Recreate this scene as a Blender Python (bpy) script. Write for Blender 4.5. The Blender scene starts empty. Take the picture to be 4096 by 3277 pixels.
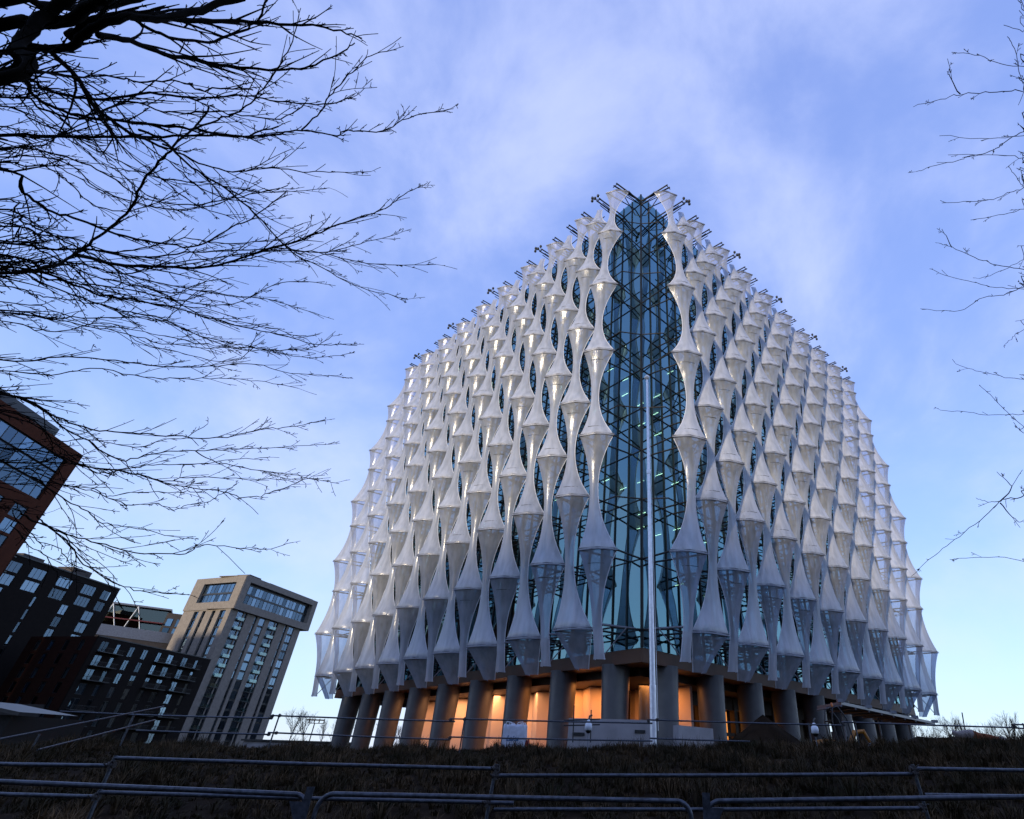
import bpy, math, random
import numpy as np
from mathutils import Vector, Matrix
sc = bpy.context.scene
col = sc.collection
rad = math.radians

# ------------------------------------------------------------------ camera
F, PX, PITCH, ROLL = 2070.5, 2465.4, 0.59354, 0.03027      # measured in the 4096 px frame
cam_d = bpy.data.cameras.new("camera"); cam = bpy.data.objects.new("camera", cam_d); col.objects.link(cam)
cam_d.sensor_fit = 'HORIZONTAL'; cam_d.sensor_width = 36.0; cam_d.lens = 36.0 * F / 4096
cam_d.shift_x = -(PX - 2048) / 4096; cam_d.clip_start = 0.1; cam_d.clip_end = 6000
cam.matrix_world = Matrix.Rotation(math.pi / 2 + PITCH, 4, 'X') @ Matrix.Rotation(ROLL, 4, 'Z')
sc.camera = cam
sc.view_settings.view_transform = 'Standard'; sc.view_settings.look = 'None'
sc.view_settings.exposure = 1.38; sc.view_settings.gamma = 1.0; sc.view_settings.use_curve_mapping = False

# ------------------------------------------------------------------ sky and sun
SUN_EL, SUN_AZ = rad(6.0), rad(207.0)                        # compass-like azimuth, from +Y towards +X
w = bpy.data.worlds.new("World"); sc.world = w; w.use_nodes = True
nt = w.node_tree; nt.nodes.clear()
def N(t, **k):
    n = nt.nodes.new(t)
    for a, b in k.items(): setattr(n, a, b)
    return n
out = N('ShaderNodeOutputWorld'); bg = N('ShaderNodeBackground'); sky = N('ShaderNodeTexSky')
sky.sky_type = 'NISHITA'; sky.sun_disc = False; sky.sun_elevation = SUN_EL; sky.sun_rotation = SUN_AZ
sky.air_density = 1.0; sky.dust_density = 0.3; sky.ozone_density = 3.0; sky.altitude = 50
tc = N('ShaderNodeTexCoord'); mp = N('ShaderNodeMapping'); mp.inputs['Scale'].default_value = (1.35, 1.1, 1.7)
mp.inputs['Rotation'].default_value = (0.35, 0.5, 0.2)
n1 = N('ShaderNodeTexNoise'); n1.inputs['Scale'].default_value = 1.9; n1.inputs['Detail'].default_value = 12; n1.inputs['Roughness'].default_value = 0.56; n1.inputs['Distortion'].default_value = 0.3
cr = N('ShaderNodeValToRGB'); cr.color_ramp.elements[0].position = 0.38; cr.color_ramp.elements[1].position = 0.72
cr.color_ramp.interpolation = 'EASE'
tint = N('ShaderNodeMixRGB', blend_type='MULTIPLY'); tint.inputs[0].default_value = 1.0; tint.inputs[2].default_value = (1.0, 0.92, 1.0, 1)
mix = N('ShaderNodeMixRGB'); mulf = N('ShaderNodeMath', operation='MULTIPLY'); mulf.inputs[1].default_value = 0.5
CLOUD = (3.3, 3.6, 4.9, 1)
mix.inputs[2].default_value = CLOUD
bg.inputs['Strength'].default_value = 0.1
L = nt.links.new
grad = N('ShaderNodeValToRGB'); gsep = N('ShaderNodeSeparateXYZ'); gm = N('ShaderNodeMixRGB'); gm.inputs[0].default_value = 0.72
ge = grad.color_ramp.elements; ge[0].position = 0.0; ge[0].color = (.60, .72, .88, 1); ge[1].position = 1.0; ge[1].color = (.225, .32, .73, 1)
for p_, c_ in ((.10, (.53, .73, .97)), (.30, (.36, .53, .92)), (.55, (.27, .395, .83))):
    q_ = ge.new(p_); q_.color = (*c_, 1)
gsc = N('ShaderNodeMixRGB', blend_type='MULTIPLY'); gsc.inputs[0].default_value = 1; gsc.inputs[2].default_value = (5.6, 5.7, 5.8, 1)
L(tc.outputs['Generated'], gsep.inputs[0]); L(gsep.outputs[2], grad.inputs[0]); L(grad.outputs[0], gsc.inputs[1])
L(tc.outputs['Generated'], mp.inputs[0]); L(mp.outputs[0], n1.inputs[0]); L(n1.outputs['Fac'], cr.inputs[0])
L(cr.outputs[0], mulf.inputs[0]); L(mulf.outputs[0], mix.inputs[0])
L(sky.outputs[0], tint.inputs[1]); L(tint.outputs[0], gm.inputs[1]); L(gsc.outputs[0], gm.inputs[2]); L(gm.outputs[0], mix.inputs[1]); L(mix.outputs[0], bg.inputs[0]); L(bg.outputs[0], out.inputs[0])

sd = bpy.data.lights.new("sun", 'SUN'); so = bpy.data.objects.new("sun", sd); col.objects.link(so)
sd.energy = 1.5; sd.angle = rad(4.0); sd.color = (1.0, 0.84, 0.62)
sdir = Vector((math.sin(SUN_AZ) * math.cos(SUN_EL), math.cos(SUN_AZ) * math.cos(SUN_EL), math.sin(SUN_EL)))
so.rotation_euler = sdir.to_track_quat('Z', 'Y').to_euler()

# ------------------------------------------------------------------ helpers
def mat(name, color=(.5, .5, .5), rough=.6, metal=0.0, noise=0.0, nscale=5.0, bump=0.0, bscale=40.0, spec=.5):
    m = bpy.data.materials.new(name); m.use_nodes = True
    t = m.node_tree; b = t.nodes['Principled BSDF']
    b.inputs['Base Color'].default_value = (*color, 1); b.inputs['Roughness'].default_value = rough
    b.inputs['Metallic'].default_value = metal; b.inputs['Specular IOR Level'].default_value = spec
    if noise:
        c = t.nodes.new('ShaderNodeTexCoord'); n = t.nodes.new('ShaderNodeTexNoise'); n.inputs['Scale'].default_value = nscale; n.inputs['Detail'].default_value = 6
        r = t.nodes.new('ShaderNodeValToRGB'); r.color_ramp.elements[0].position = .3; r.color_ramp.elements[1].position = .7
        r.color_ramp.elements[0].color = tuple(max(0, x * (1 - noise)) for x in color) + (1,)
        r.color_ramp.elements[1].color = tuple(min(1, x * (1 + noise)) for x in color) + (1,)
        t.links.new(c.outputs['Object'], n.inputs[0]); t.links.new(n.outputs['Fac'], r.inputs[0]); t.links.new(r.outputs[0], b.inputs['Base Color'])
    if bump:
        c = t.nodes.new('ShaderNodeTexCoord'); n = t.nodes.new('ShaderNodeTexNoise'); n.inputs['Scale'].default_value = bscale; n.inputs['Detail'].default_value = 5
        bp = t.nodes.new('ShaderNodeBump'); bp.inputs['Strength'].default_value = bump
        t.links.new(c.outputs['Object'], n.inputs[0]); t.links.new(n.outputs['Fac'], bp.inputs['Height']); t.links.new(bp.outputs[0], b.inputs['Normal'])
    return m
def emit(name, color, s):
    m = bpy.data.materials.new(name); m.use_nodes = True; b = m.node_tree.nodes['Principled BSDF']
    b.inputs['Base Color'].default_value = (*color, 1); b.inputs['Emission Color'].default_value = (*color, 1); b.inputs['Emission Strength'].default_value = s
    return m
def brick(name, c1, c2, mortar, scale=4.0):
    m = bpy.data.materials.new(name); m.use_nodes = True; t = m.node_tree; b = t.nodes['Principled BSDF']
    c = t.nodes.new('ShaderNodeTexCoord'); g = t.nodes.new('ShaderNodeNewGeometry')
    n = t.nodes.new('ShaderNodeTexNoise'); n.inputs['Scale'].default_value = 1.2; n.inputs['Detail'].default_value = 8
    k = t.nodes.new('ShaderNodeTexBrick'); k.inputs['Scale'].default_value = scale
    k.inputs['Color1'].default_value = (*c1, 1); k.inputs['Color2'].default_value = (*c2, 1); k.inputs['Mortar'].default_value = (*mortar, 1)
    k.inputs['Mortar Size'].default_value = .012
    sx = t.nodes.new('ShaderNodeSeparateXYZ'); cx = t.nodes.new('ShaderNodeCombineXYZ'); ad = t.nodes.new('ShaderNodeMath'); ad.operation = 'ADD'
    t.links.new(c.outputs['Object'], sx.inputs[0]); t.links.new(sx.outputs[0], ad.inputs[0]); t.links.new(sx.outputs[1], ad.inputs[1])
    t.links.new(ad.outputs[0], cx.inputs[0]); t.links.new(sx.outputs[2], cx.inputs[1]); t.links.new(cx.outputs[0], k.inputs[0])
    mx = t.nodes.new('ShaderNodeMixRGB'); mx.blend_type = 'MULTIPLY'; mx.inputs[0].default_value = .5
    t.links.new(c.outputs['Object'], n.inputs[0]); t.links.new(k.outputs[0], mx.inputs[1]); t.links.new(n.outputs['Fac'], mx.inputs[2])
    t.links.new(mx.outputs[0], b.inputs['Base Color']); b.inputs['Roughness'].default_value = .9; b.inputs['Specular IOR Level'].default_value = .12
    return m
def glassmat(name, gcol, refl, tcol, rough=0.01, bump=0.0, bscale=.5, vary=0.0):
    m = bpy.data.materials.new(name); m.use_nodes = True; t = m.node_tree; t.nodes.clear()
    o = t.nodes.new('ShaderNodeOutputMaterial'); mx = t.nodes.new('ShaderNodeMixShader'); gl = t.nodes.new('ShaderNodeBsdfGlossy'); tr = t.nodes.new('ShaderNodeBsdfTransparent')
    fr0 = t.nodes.new('ShaderNodeLayerWeight'); fr = t.nodes.new('ShaderNodeMath'); fr.operation = 'POWER'; fr.inputs[1].default_value = 3.5; t.links.new(fr0.outputs['Facing'], fr.inputs[0])
    ma = t.nodes.new('ShaderNodeMath'); ma.operation = 'ADD'; ma.use_clamp = True; ma.inputs[1].default_value = refl
    gl.inputs['Color'].default_value = (*gcol, 1); gl.inputs['Roughness'].default_value = rough; tr.inputs['Color'].default_value = (*tcol, 1)
    t.links.new(fr.outputs[0], ma.inputs[0])
    if vary:
        oi = t.nodes.new('ShaderNodeObjectInfo'); mv = t.nodes.new('ShaderNodeMath'); mv.operation = 'MULTIPLY_ADD'; mv.inputs[1].default_value = vary; mv.inputs[2].default_value = refl - vary / 2
        t.links.new(oi.outputs['Random'], mv.inputs[0]); t.links.new(mv.outputs[0], ma.inputs[1])
    t.links.new(ma.outputs[0], mx.inputs[0]); t.links.new(tr.outputs[0], mx.inputs[1]); t.links.new(gl.outputs[0], mx.inputs[2]); t.links.new(mx.outputs[0], o.inputs[0])
    if bump:
        c = t.nodes.new('ShaderNodeTexCoord'); n = t.nodes.new('ShaderNodeTexNoise'); n.inputs['Scale'].default_value = bscale; n.inputs['Detail'].default_value = 1
        bp = t.nodes.new('ShaderNodeBump'); bp.inputs['Strength'].default_value = bump; bp.inputs['Distance'].default_value = .1
        t.links.new(c.outputs['Object'], n.inputs[0]); t.links.new(n.outputs['Fac'], bp.inputs['Height']); t.links.new(bp.outputs[0], gl.inputs['Normal'])
    return m

class MB:
    """collects boxes, tubes and surfaces, builds ONE mesh object"""
    def __init__(s): s.v = []; s.f = []; s.sm = []
    def box(s, x0, x1, y0, y1, z0, z1, fn=None):
        b = len(s.v); P = [(x, y, z) for z in (z0, z1) for y in (y0, y1) for x in (x0, x1)]
        if fn: P = [fn(*p) for p in P]
        s.v += P
        for q in ((0, 2, 3, 1), (4, 5, 7, 6), (0, 1, 5, 4), (2, 6, 7, 3), (0, 4, 6, 2), (1, 3, 7, 5)): s.f.append(tuple(b + i for i in q)); s.sm.append(False)
        return s
    def quad(s, *P):
        b = len(s.v); s.v += [tuple(p) for p in P]; s.f.append(tuple(range(b, b + len(P)))); s.sm.append(False); return s
    def tube(s, pts, r, n=6, caps=True):
        pts = [Vector(p) for p in pts]; m = len(pts)
        R = r if isinstance(r, (list, tuple)) else [r] * m
        base = len(s.v); u = None
        for i, p in enumerate(pts):
            d = (pts[min(i + 1, m - 1)] - pts[max(i - 1, 0)])
            if d.length < 1e-9: d = Vector((0, 0, 1))
            d.normalize()
            if u is None:
                u = d.cross(Vector((0, 0, 1)) if abs(d.z) < .9 else Vector((1, 0, 0))).normalized()
            else:
                u = (u - d * u.dot(d)); u.normalize()
            v = d.cross(u)
            for k in range(n):
                a = 2 * math.pi * k / n; s.v.append(tuple(p + (u * math.cos(a) + v * math.sin(a)) * R[i]))
        for i in range(m - 1):
            for k in range(n):
                a = base + i * n + k; b = base + i * n + (k + 1) % n
                s.f.append((a, b, b + n, a + n)); s.sm.append(True)
        if caps:
            for st, rv in ((base, True), (base + (m - 1) * n, False)):      # caps on their own vertices, so the sides shade cleanly
                c0 = len(s.v); s.v += [s.v[st + k] for k in range(n)]; q = tuple(c0 + k for k in range(n)); s.f.append(q[::-1] if rv else q); s.sm.append(False)
        return s
    def lathe(s, prof, cx=0, cy=0, n=16, ex=1, ey=1):
        base = len(s.v)
        for r, z in prof:
            for k in range(n):
                a = 2 * math.pi * k / n; s.v.append((cx + r * ex * math.cos(a), cy + r * ey * math.sin(a), z))
        for i in range(len(prof) - 1):
            for k in range(n):
                a = base + i * n + k; b = base + i * n + (k + 1) % n
                s.f.append((a, b, b + n, a + n)); s.sm.append(True)
        for st, rv in ((base, True), (base + (len(prof) - 1) * n, False)):
            c0 = len(s.v); s.v += [s.v[st + k] for k in range(n)]; q = tuple(c0 + k for k in range(n)); s.f.append(q[::-1] if rv else q); s.sm.append(False)
        return s
    def grid(s, rows):
        b = len(s.v); n = len(rows[0])
        for r in rows: s.v += [tuple(p) for p in r]
        for i in range(len(rows) - 1):
            for j in range(n - 1):
                a = b + i * n + j; s.f.append((a, a + 1, a + n + 1, a + n)); s.sm.append(True)
        return s
    def mesh(s, name):
        me = bpy.data.meshes.new(name); me.from_pydata(s.v, [], s.f); me.polygons.foreach_set('use_smooth', s.sm); me.update(); return me
    def build(s, name, m, parent=None):
        me = s.mesh(name); me.materials.append(m); return link(name, me, parent)
def link(name, me, parent=None, mw=None):
    o = bpy.data.objects.new(name, me); col.objects.link(o)
    if parent is not None:
        o.parent = parent
        o.matrix_parent_inverse = parent_world(parent).inverted()
    if mw is not None: o.matrix_basis = mw if parent is None else mw
    return o
_pw = {}
def parent_world(p):
    m = p.matrix_basis.copy()
    if p.parent: m = parent_world(p.parent) @ p.matrix_parent_inverse @ m
    return m
def empty(name, loc=(0, 0, 0), label=None, cat=None, group=None):
    o = bpy.data.objects.new(name, None); o.location = loc; o.empty_display_size = .3; col.objects.link(o); tag(o, label, cat, group); return o
def tag(o, label=None, cat=None, group=None, kind=None):
    if label: o['label'] = label
    if cat: o['category'] = cat
    if group: o['group'] = group
    if kind: o['kind'] = kind
    return o

# pixel of the 4096x3277 frame -> world point (used to measure where things stand)
cP, sP, cR, sR = math.cos(PITCH), math.sin(PITCH), math.cos(ROLL), math.sin(ROLL)
def ray(x, y):
    a, b = x - PX, y - 1638.0
    xp = a * cR + b * sR; yp = -a * sR + b * cR
    return Vector((xp, F * cP + yp * sP, F * sP - yp * cP))
def at_y(x, y, Y): d = ray(x, y); return d * (Y / d.y)
def at_d(x, y, D): return ray(x, y).normalized() * D

# ------------------------------------------------------------------ materials
M_dark = mat('dark_steel', (.012, .012, .013), .45, .0, noise=.3, nscale=3)
M_steel = mat('grey_steel', (.16, .17, .20), .4, .3, noise=.2, nscale=3)
M_bar = mat('bar_metal', (.22, .23, .27), .4, .5)
M_galv = mat('galvanised_tube', (.055, .063, .08), .38, .6, noise=.5, nscale=25, bump=.1, bscale=120)
M_rust = mat('clamp_metal', (.05, .045, .045), .6, .5, noise=.5, nscale=60)
M_mull = mat('mullion_metal', (.008, .012, .012), .4, .2)
M_col = mat('column_cladding', (.115, .115, .12), .42, .25, noise=.10, nscale=1.5, bump=.08, bscale=3)
M_bronze = mat('bronze_soffit', (.085, .032, .011), .5, .0, noise=.25, nscale=.8)
M_soff = mat('soffit_panel', (.05, .03, .018), .6, noise=.2, nscale=.5)
M_lobby = mat('lobby_plaster', (.72, .60, .52), .7, noise=.10, nscale=.5)
M_conc = mat('pale_concrete', (.26, .25, .26), .8, noise=.15, nscale=1.2, bump=.15, bscale=8)
M_core = mat('interior_core', (.035, .05, .055), .8, noise=.3, nscale=.3)
M_slab = mat('floor_slab', (.14, .17, .17), .8, noise=.2, nscale=.5)
M_glass = glassmat('curtain_glass', (.37, .65, .70), .38, (.10, .26, .26), bump=.12, bscale=.35)
M_win = glassmat('window_glass', (.50, .74, 1.0), .19, (.30, .34, .36), bump=.16, bscale=.3, vary=.26)
M_roomd = mat('dark_room', (.01, .011, .013), .9)
M_curt = mat('curtain', (.28, .30, .32), .9, noise=.5, nscale=6)
M_beige = brick('beige_brick', (.31, .275, .24), (.265, .235, .205), (.24, .21, .19), 5)
M_black = brick('black_brick', (.013, .010, .009), (.020, .015, .013), (.009, .008, .007), 5)
M_brown = brick('brown_brick', (.040, .013, .008), (.03, .010, .007), (.03, .02, .015), 5)
M_tbrick = brick('orange_brick', (.10, .028, .013), (.08, .024, .012), (.07, .04, .03), 5)
M_gbrick = brick('grey_brick', (.11, .095, .09), (.09, .08, .075), (.08, .07, .07), 5)
M_frame = mat('window_frame_metal', (.015, .017, .02), .4)
M_white = mat('white_paint', (.7, .72, .74), .35, noise=.06, nscale=4)
M_lamp = emit('lamp_glow', (1.0, .78, .55), 4.0)
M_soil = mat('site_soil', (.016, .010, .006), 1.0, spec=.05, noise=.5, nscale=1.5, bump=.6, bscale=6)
M_bark = mat('tree_bark', (.008, .007, .0065), .95, spec=.05, noise=.4, nscale=12, bump=.5, bscale=60)

# fabric of the sails: coated, slightly see-through
M_fab = bpy.data.materials.new('sail_fabric'); M_fab.use_nodes = True
t = M_fab.node_tree; t.nodes.clear()
o_ = t.nodes.new('ShaderNodeOutputMaterial'); trn = t.nodes.new('ShaderNodeBsdfTransparent'); trl = t.nodes.new('ShaderNodeBsdfTranslucent'); pr = t.nodes.new('ShaderNodeBsdfPrincipled')
pr.inputs['Base Color'].default_value = (.50, .51, .55, 1); pr.inputs['Roughness'].default_value = .23; pr.inputs['Specular IOR Level'].default_value = 1.0
trl.inputs['Color'].default_value = (.78, .80, .84, 1); trn.inputs['Color'].default_value = (.55, .66, .88, 1)
m1 = t.nodes.new('ShaderNodeMixShader'); m1.inputs[0].default_value = .14
m2 = t.nodes.new('ShaderNodeMixShader')
cc = t.nodes.new('ShaderNodeTexCoord'); nn = t.nodes.new('ShaderNodeTexNoise'); nn.inputs['Scale'].default_value = .55; nn.inputs['Detail'].default_value = 5
at = t.nodes.new('ShaderNodeAttribute'); at.attribute_name = 'weave'
mr = t.nodes.new('ShaderNodeMapRange'); mr.inputs[3].default_value = .7; mr.inputs[4].default_value = 1.3
mu = t.nodes.new('ShaderNodeMath'); mu.operation = 'MULTIPLY'
bp = t.nodes.new('ShaderNodeBump'); bp.inputs['Strength'].default_value = .35; bp.inputs['Distance'].default_value = .12
t.links.new(cc.outputs['Object'], nn.inputs[0]); t.links.new(nn.outputs['Fac'], mr.inputs[0]); t.links.new(mr.outputs[0], mu.inputs[0]); t.links.new(at.outputs['Fac'], mu.inputs[1]); t.links.new(mu.outputs[0], m2.inputs[0])
mpp = t.nodes.new('ShaderNodeMapping'); mpp.inputs['Scale'].default_value = (1.6, 1.6, .22); n3 = t.nodes.new('ShaderNodeTexNoise'); n3.inputs['Scale'].default_value = 1.7; n3.inputs['Detail'].default_value = 7
rp = t.nodes.new('ShaderNodeValToRGB'); rp.color_ramp.elements[0].position = .3; rp.color_ramp.elements[0].color = (.34, .36, .40, 1); rp.color_ramp.elements[1].position = .62; rp.color_ramp.elements[1].color = (.49, .51, .57, 1)
t.links.new(cc.outputs['Object'], mpp.inputs[0]); t.links.new(mpp.outputs[0], n3.inputs[0]); t.links.new(n3.outputs['Fac'], rp.inputs[0]); t.links.new(rp.outputs[0], pr.inputs['Base Color'])
ab = t.nodes.new('ShaderNodeMath'); ab.operation = 'ADD'; t.links.new(nn.outputs['Fac'], ab.inputs[0]); t.links.new(n3.outputs['Fac'], ab.inputs[1])
t.links.new(ab.outputs[0], bp.inputs['Height']); t.links.new(bp.outputs[0], pr.inputs['Normal'])
t.links.new(pr.outputs[0], m1.inputs[1]); t.links.new(trl.outputs[0], m1.inputs[2]); t.links.new(m1.outputs[0], m2.inputs[1]); t.links.new(trn.outputs[0], m2.inputs[2]); t.links.new(m2.outputs[0], o_.inputs[0])

# ------------------------------------------------------------------ ground
def crest(x):
    return float(np.interp(x, [-22, -17, -13, -10, -5, 1, 8, 12, 16, 30], [-.55, -.02, -.08, -.02, .05, .25, .52, .68, .86, 1.0]))
def gz(x, y):
    c = crest(x)
    if y < 6.6: z = -1.55
    elif y < 21.5:
        u = (y - 6.6) / 14.9; z = -1.55 + (c + 1.55) * (u ** .85) * (1 + .12 * math.sin(math.pi * u))
    elif y < 27: u = (y - 21.5) / 5.5; z = c + (-.25 - c) * u * u * (3 - 2 * u)
    else: z = -.25
    if abs(x) > 60: z = min(z, -.3) if y > 6.6 else z
    return z
random.seed(4)
def axis(lo, hi, fine, f0, f1, step):
    a = list(lo) + [f0 + i * step for i in range(int((f1 - f0) / step) + 1)] + list(hi); return a
xs = axis([-3000, -1200, -500, -200, -100, -60, -40, -34], [34, 40, 60, 100, 200, 500, 1200, 3000], None, -30, 30, 1.0)
ys = axis([-3000, -900, -300, -100, -50, -20, -5, 2], [34, 40, 60, 80, 100, 150, 250, 500, 1200, 3500], None, 5, 31, .6)
g = MB(); g.grid([[(x, y, gz(x, y) + (random.uniform(-.04, .04) if 7 < y < 26 else 0)) for x in xs] for y in ys])
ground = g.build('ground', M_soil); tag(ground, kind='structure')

# grass: blades in tussocks over the bank
rng = np.random.default_rng(7)
NT = 13000
tx = rng.uniform(-24, 19, NT); ty = 7.0 + 16.0 * rng.random(NT) ** .9
keep = np.abs(tx + 1) < (ty * 1.0 + 4); tx = tx[keep]; ty = ty[keep]; NT = len(tx)
NB = 26
tz = np.array([gz(a, b) for a, b in zip(tx, ty)])
hs = rng.uniform(.16, .40, NT) * (1 + .35 * np.sin(tx * 1.7 + ty * .9)) * np.interp(tx, [-20, -8, 0, 18], [.8, .75, .8, 1.05])
big = rng.random(NT) < .10; hs[big] *= 1.6
az = rng.uniform(0, 2 * np.pi, (NT, NB)); lean = rng.random((NT, NB)) ** .7 * 1.15
h = hs[:, None] * rng.uniform(.55, 1.1, (NT, NB)); br = rng.uniform(0, .07, (NT, NB))
bx = tx[:, None] + np.cos(az) * br; by = ty[:, None] + np.sin(az) * br; bz = np.repeat(tz[:, None], NB, 1) - .03
wd = rng.uniform(.005, .011, (NT, NB)); px_, py_ = -np.sin(az) * wd, np.cos(az) * wd
mh = h * .62; mr_ = h * np.sin(lean) * .40; er = h * np.sin(lean) * 1.05; eh = h * np.cos(lean * .85)
V = np.stack([np.stack([bx - px_, by - py_, bz], -1), np.stack([bx + px_, by + py_, bz], -1),
              np.stack([bx + np.cos(az) * mr_ + px_ * .8, by + np.sin(az) * mr_ + py_ * .8, bz + mh * np.cos(lean * .4)], -1),
              np.stack([bx + np.cos(az) * mr_ - px_ * .8, by + np.sin(az) * mr_ - py_ * .8, bz + mh * np.cos(lean * .4)], -1),
              np.stack([bx + np.cos(az) * er, by + np.sin(az) * er, bz + eh], -1)], 2).reshape(-1, 3)
nb = NT * NB
me = bpy.data.meshes.new('bank_grass'); me.vertices.add(nb * 5); me.vertices.foreach_set('co', V.astype(np.float32).ravel())
base = np.arange(nb)[:, None] * 5
loops = np.concatenate([base + np.array([[0, 1, 2, 3]]), base + np.array([[3, 2, 4]])], 1).ravel()
me.loops.add(len(loops)); me.loops.foreach_set('vertex_index', loops.astype(np.int32))
me.polygons.add(nb * 2); ls = (np.arange(nb)[:, None] * 7 + np.array([[0, 4]])).ravel()
me.polygons.foreach_set('loop_start', ls.astype(np.int32)); me.update(calc_edges=True)
mg = bpy.data.materials.new('dry_grass'); mg.use_nodes = True; t = mg.node_tree; b = t.nodes['Principled BSDF']; b.inputs['Roughness'].default_value = .8
b.inputs['Specular IOR Level'].default_value = .15
cc = t.nodes.new('ShaderNodeTexCoord'); nn = t.nodes.new('ShaderNodeTexNoise'); nn.inputs['Scale'].default_value = .8; nn.inputs['Detail'].default_value = 8; nn.inputs['Roughness'].default_value = .78
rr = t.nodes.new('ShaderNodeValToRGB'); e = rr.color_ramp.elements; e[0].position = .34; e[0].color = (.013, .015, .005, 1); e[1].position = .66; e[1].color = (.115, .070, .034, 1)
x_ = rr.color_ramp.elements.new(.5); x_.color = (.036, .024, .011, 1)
t.links.new(cc.outputs['Object'], nn.inputs[0]); t.links.new(nn.outputs['Fac'], rr.inputs[0]); t.links.new(rr.outputs[0], b.inputs['Base Color'])
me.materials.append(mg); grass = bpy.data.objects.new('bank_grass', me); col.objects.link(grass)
tag(grass, 'dry brown and olive tussock grass covering the bank', 'grass', kind='stuff')

# ------------------------------------------------------------------ the glass building with sails
CX, CY = 2.22, 38.0
ZS = [7.42, 12.35, 17.12, 21.55, 25.82, 30.23, 34.53, 38.89, 43.23, 47.49, 51.81, 55.81]
ZB, ZT, FL = 6.30, 57.6, 51.5
S0, DS, NS = .92, 2.7735, 19
def offz(z): u = (z - 35) / 25; return 4.502 - .4427 * u - 1.6406 * u * u - .016 * u ** 3
R2 = 2 ** .5
def W(side, s, o, z):                   # facade coordinates (along, out, up) -> world
    return (CX + (side * s + side * o) / R2, CY + (s - o) / R2, z)
emb = empty('glass_office_building', (CX, CY, 0), 'big glass cube building on concrete columns wrapped in white fabric sails, seen corner on', 'building')
rr_ = random.Random(3)
for side in (-1, 1):
    m = MB(); m.quad(W(side, 0, 0, ZB), W(side, FL, 0, ZB), W(side, FL, 0, ZT), W(side, 0, 0, ZT)); m.build('glass_wall', M_glass, emb)
    m = MB()
    for i in range(int(FL / 1.43) + 1):
        s = .0 + i * 1.43; wdt = .035 if i else .06
        m.box(s - wdt, s + wdt, .004, .11, ZB, ZT, fn=lambda a, b_, c: W(side, a, b_, c))
    for k in range(12):
        z = ZS[k]; m.box(.05, FL, .006, .07, z - .03, z + .03, fn=lambda a, b_, c: W(side, a, b_, c))
    m.build('mullion_frame', M_mull, emb)
# rear walls, roof, soffit, core, slabs
def Q(a, b, z): return (CX + (-a + b) / R2, CY + (a + b) / R2, z)     # a along left face, b along right face
for sgn in (0, 1):
    m = MB()
    if sgn == 0: m.box(FL - .2, FL, 0, FL, ZB, ZT, fn=Q)
    else: m.box(0, FL - .25, FL - .2, FL, ZB, ZT, fn=Q)
    m.build('rear_wall', M_core, emb)
MB().box(.05, FL - .25, .05, FL - .25, ZT - .5, ZT - .1, fn=Q).build('roof', M_slab, emb)
MB().box(.02, FL, .02, FL, 5.42, ZB - .01, fn=Q).build('soffit_fascia', M_bronze, emb)
MB().box(2.0, FL - 2, 2.0, FL - 2, 4.9, 5.415, fn=Q).build('soffit', M_soff, emb)
MB().box(9, FL - 9, 9, FL - 9, ZB, ZT - .6, fn=Q).build('core', M_core, emb)
for k in range(0, 12):
    MB().box(1.1, FL - .3, 1.1, FL - .3, ZS[k] - .14, ZS[k] + .02, fn=Q).build('floor_slab', M_slab, emb)
# ceiling lights: short strips under the floors near the corner
lm = MB(); lm.box(-.035, .035, -.42, .42, -.03, 0); lme = lm.mesh('ceiling_light'); lme.materials.append(M_lamp)
cnt = 0
for k in range(1, 7):
    for (a, b_) in [(1.4, 1.6), (3.6, 1.6), (5.8, 1.6), (8.0, 1.6), (1.4, 3.9), (3.6, 3.9), (5.8, 3.9), (1.4, 6.2), (3.6, 6.2), (.9, 8.2), (1.6, 10.5), (12.4, 1.4)]:
        if rr_.random() < .66 + .04 * max(0, k - 4): continue
        z = ZS[k] - .30 - (.0)
        mw = Matrix.Translation(Q(a, b_, z)) @ Matrix.Rotation(math.pi / 4, 4, 'Z')
        o = bpy.data.objects.new('ceiling_light', lme); col.objects.link(o); o.parent = emb; o.matrix_parent_inverse = parent_world(emb).inverted(); o.matrix_basis = mw; cnt += 1
# sails
def sail_section(i, z, side, last):
    """cross points P1,P2,P3 at height z"""
    par = 1 if i % 2 == 0 else 0
    bars = [k for k in range(12) if k % 2 == par]
    s_i = S0 + DS * i; oc = offz(z)
    # nearest bar and normalised distance to waist
    best = min(bars, key=lambda k: abs(ZS[k] - z)); zb = ZS[best]
    if z >= zb: zw = ZS[best + 1] if best + 1 < 12 else zb + 2.4
    else: zw = ZS[best - 1] if best - 1 >= 0 else zb - 3.0
    u = min(1.0, abs(z - zb) / abs(zw - zb)); g_ = (1 - u) ** 2.05 * (1 - .10 * u)
    if best == 0: hs_, ho = 1.28, .66
    else: hs_, ho = 1.10, .86
    ws, wo = .25, .20
    if best == 0 and z < zb: g_ = (1 - u) ** 1.25
    if best == 11 and z > zb: ws, wo = .06, .05; g_ = (1 - u) ** 1.3
    cs = s_i + .10 + .62 * (1 - g_); co = oc - .30 * (1 - g_)
    if best == 0 and z < zb: cs = s_i + .10 + .25 * (1 - g_); co = oc - 1.15 * (1 - g_)
    a = ws + (hs_ - ws) * g_; b_ = wo + (ho - wo) * g_
    P1 = (cs - a, co - b_); P2 = (cs + a, co + b_); d = .55 + .45 * g_
    P3 = (P2[0] + .30 * d, P2[1] - .85 * d)
    return P1, P2, P3
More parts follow.
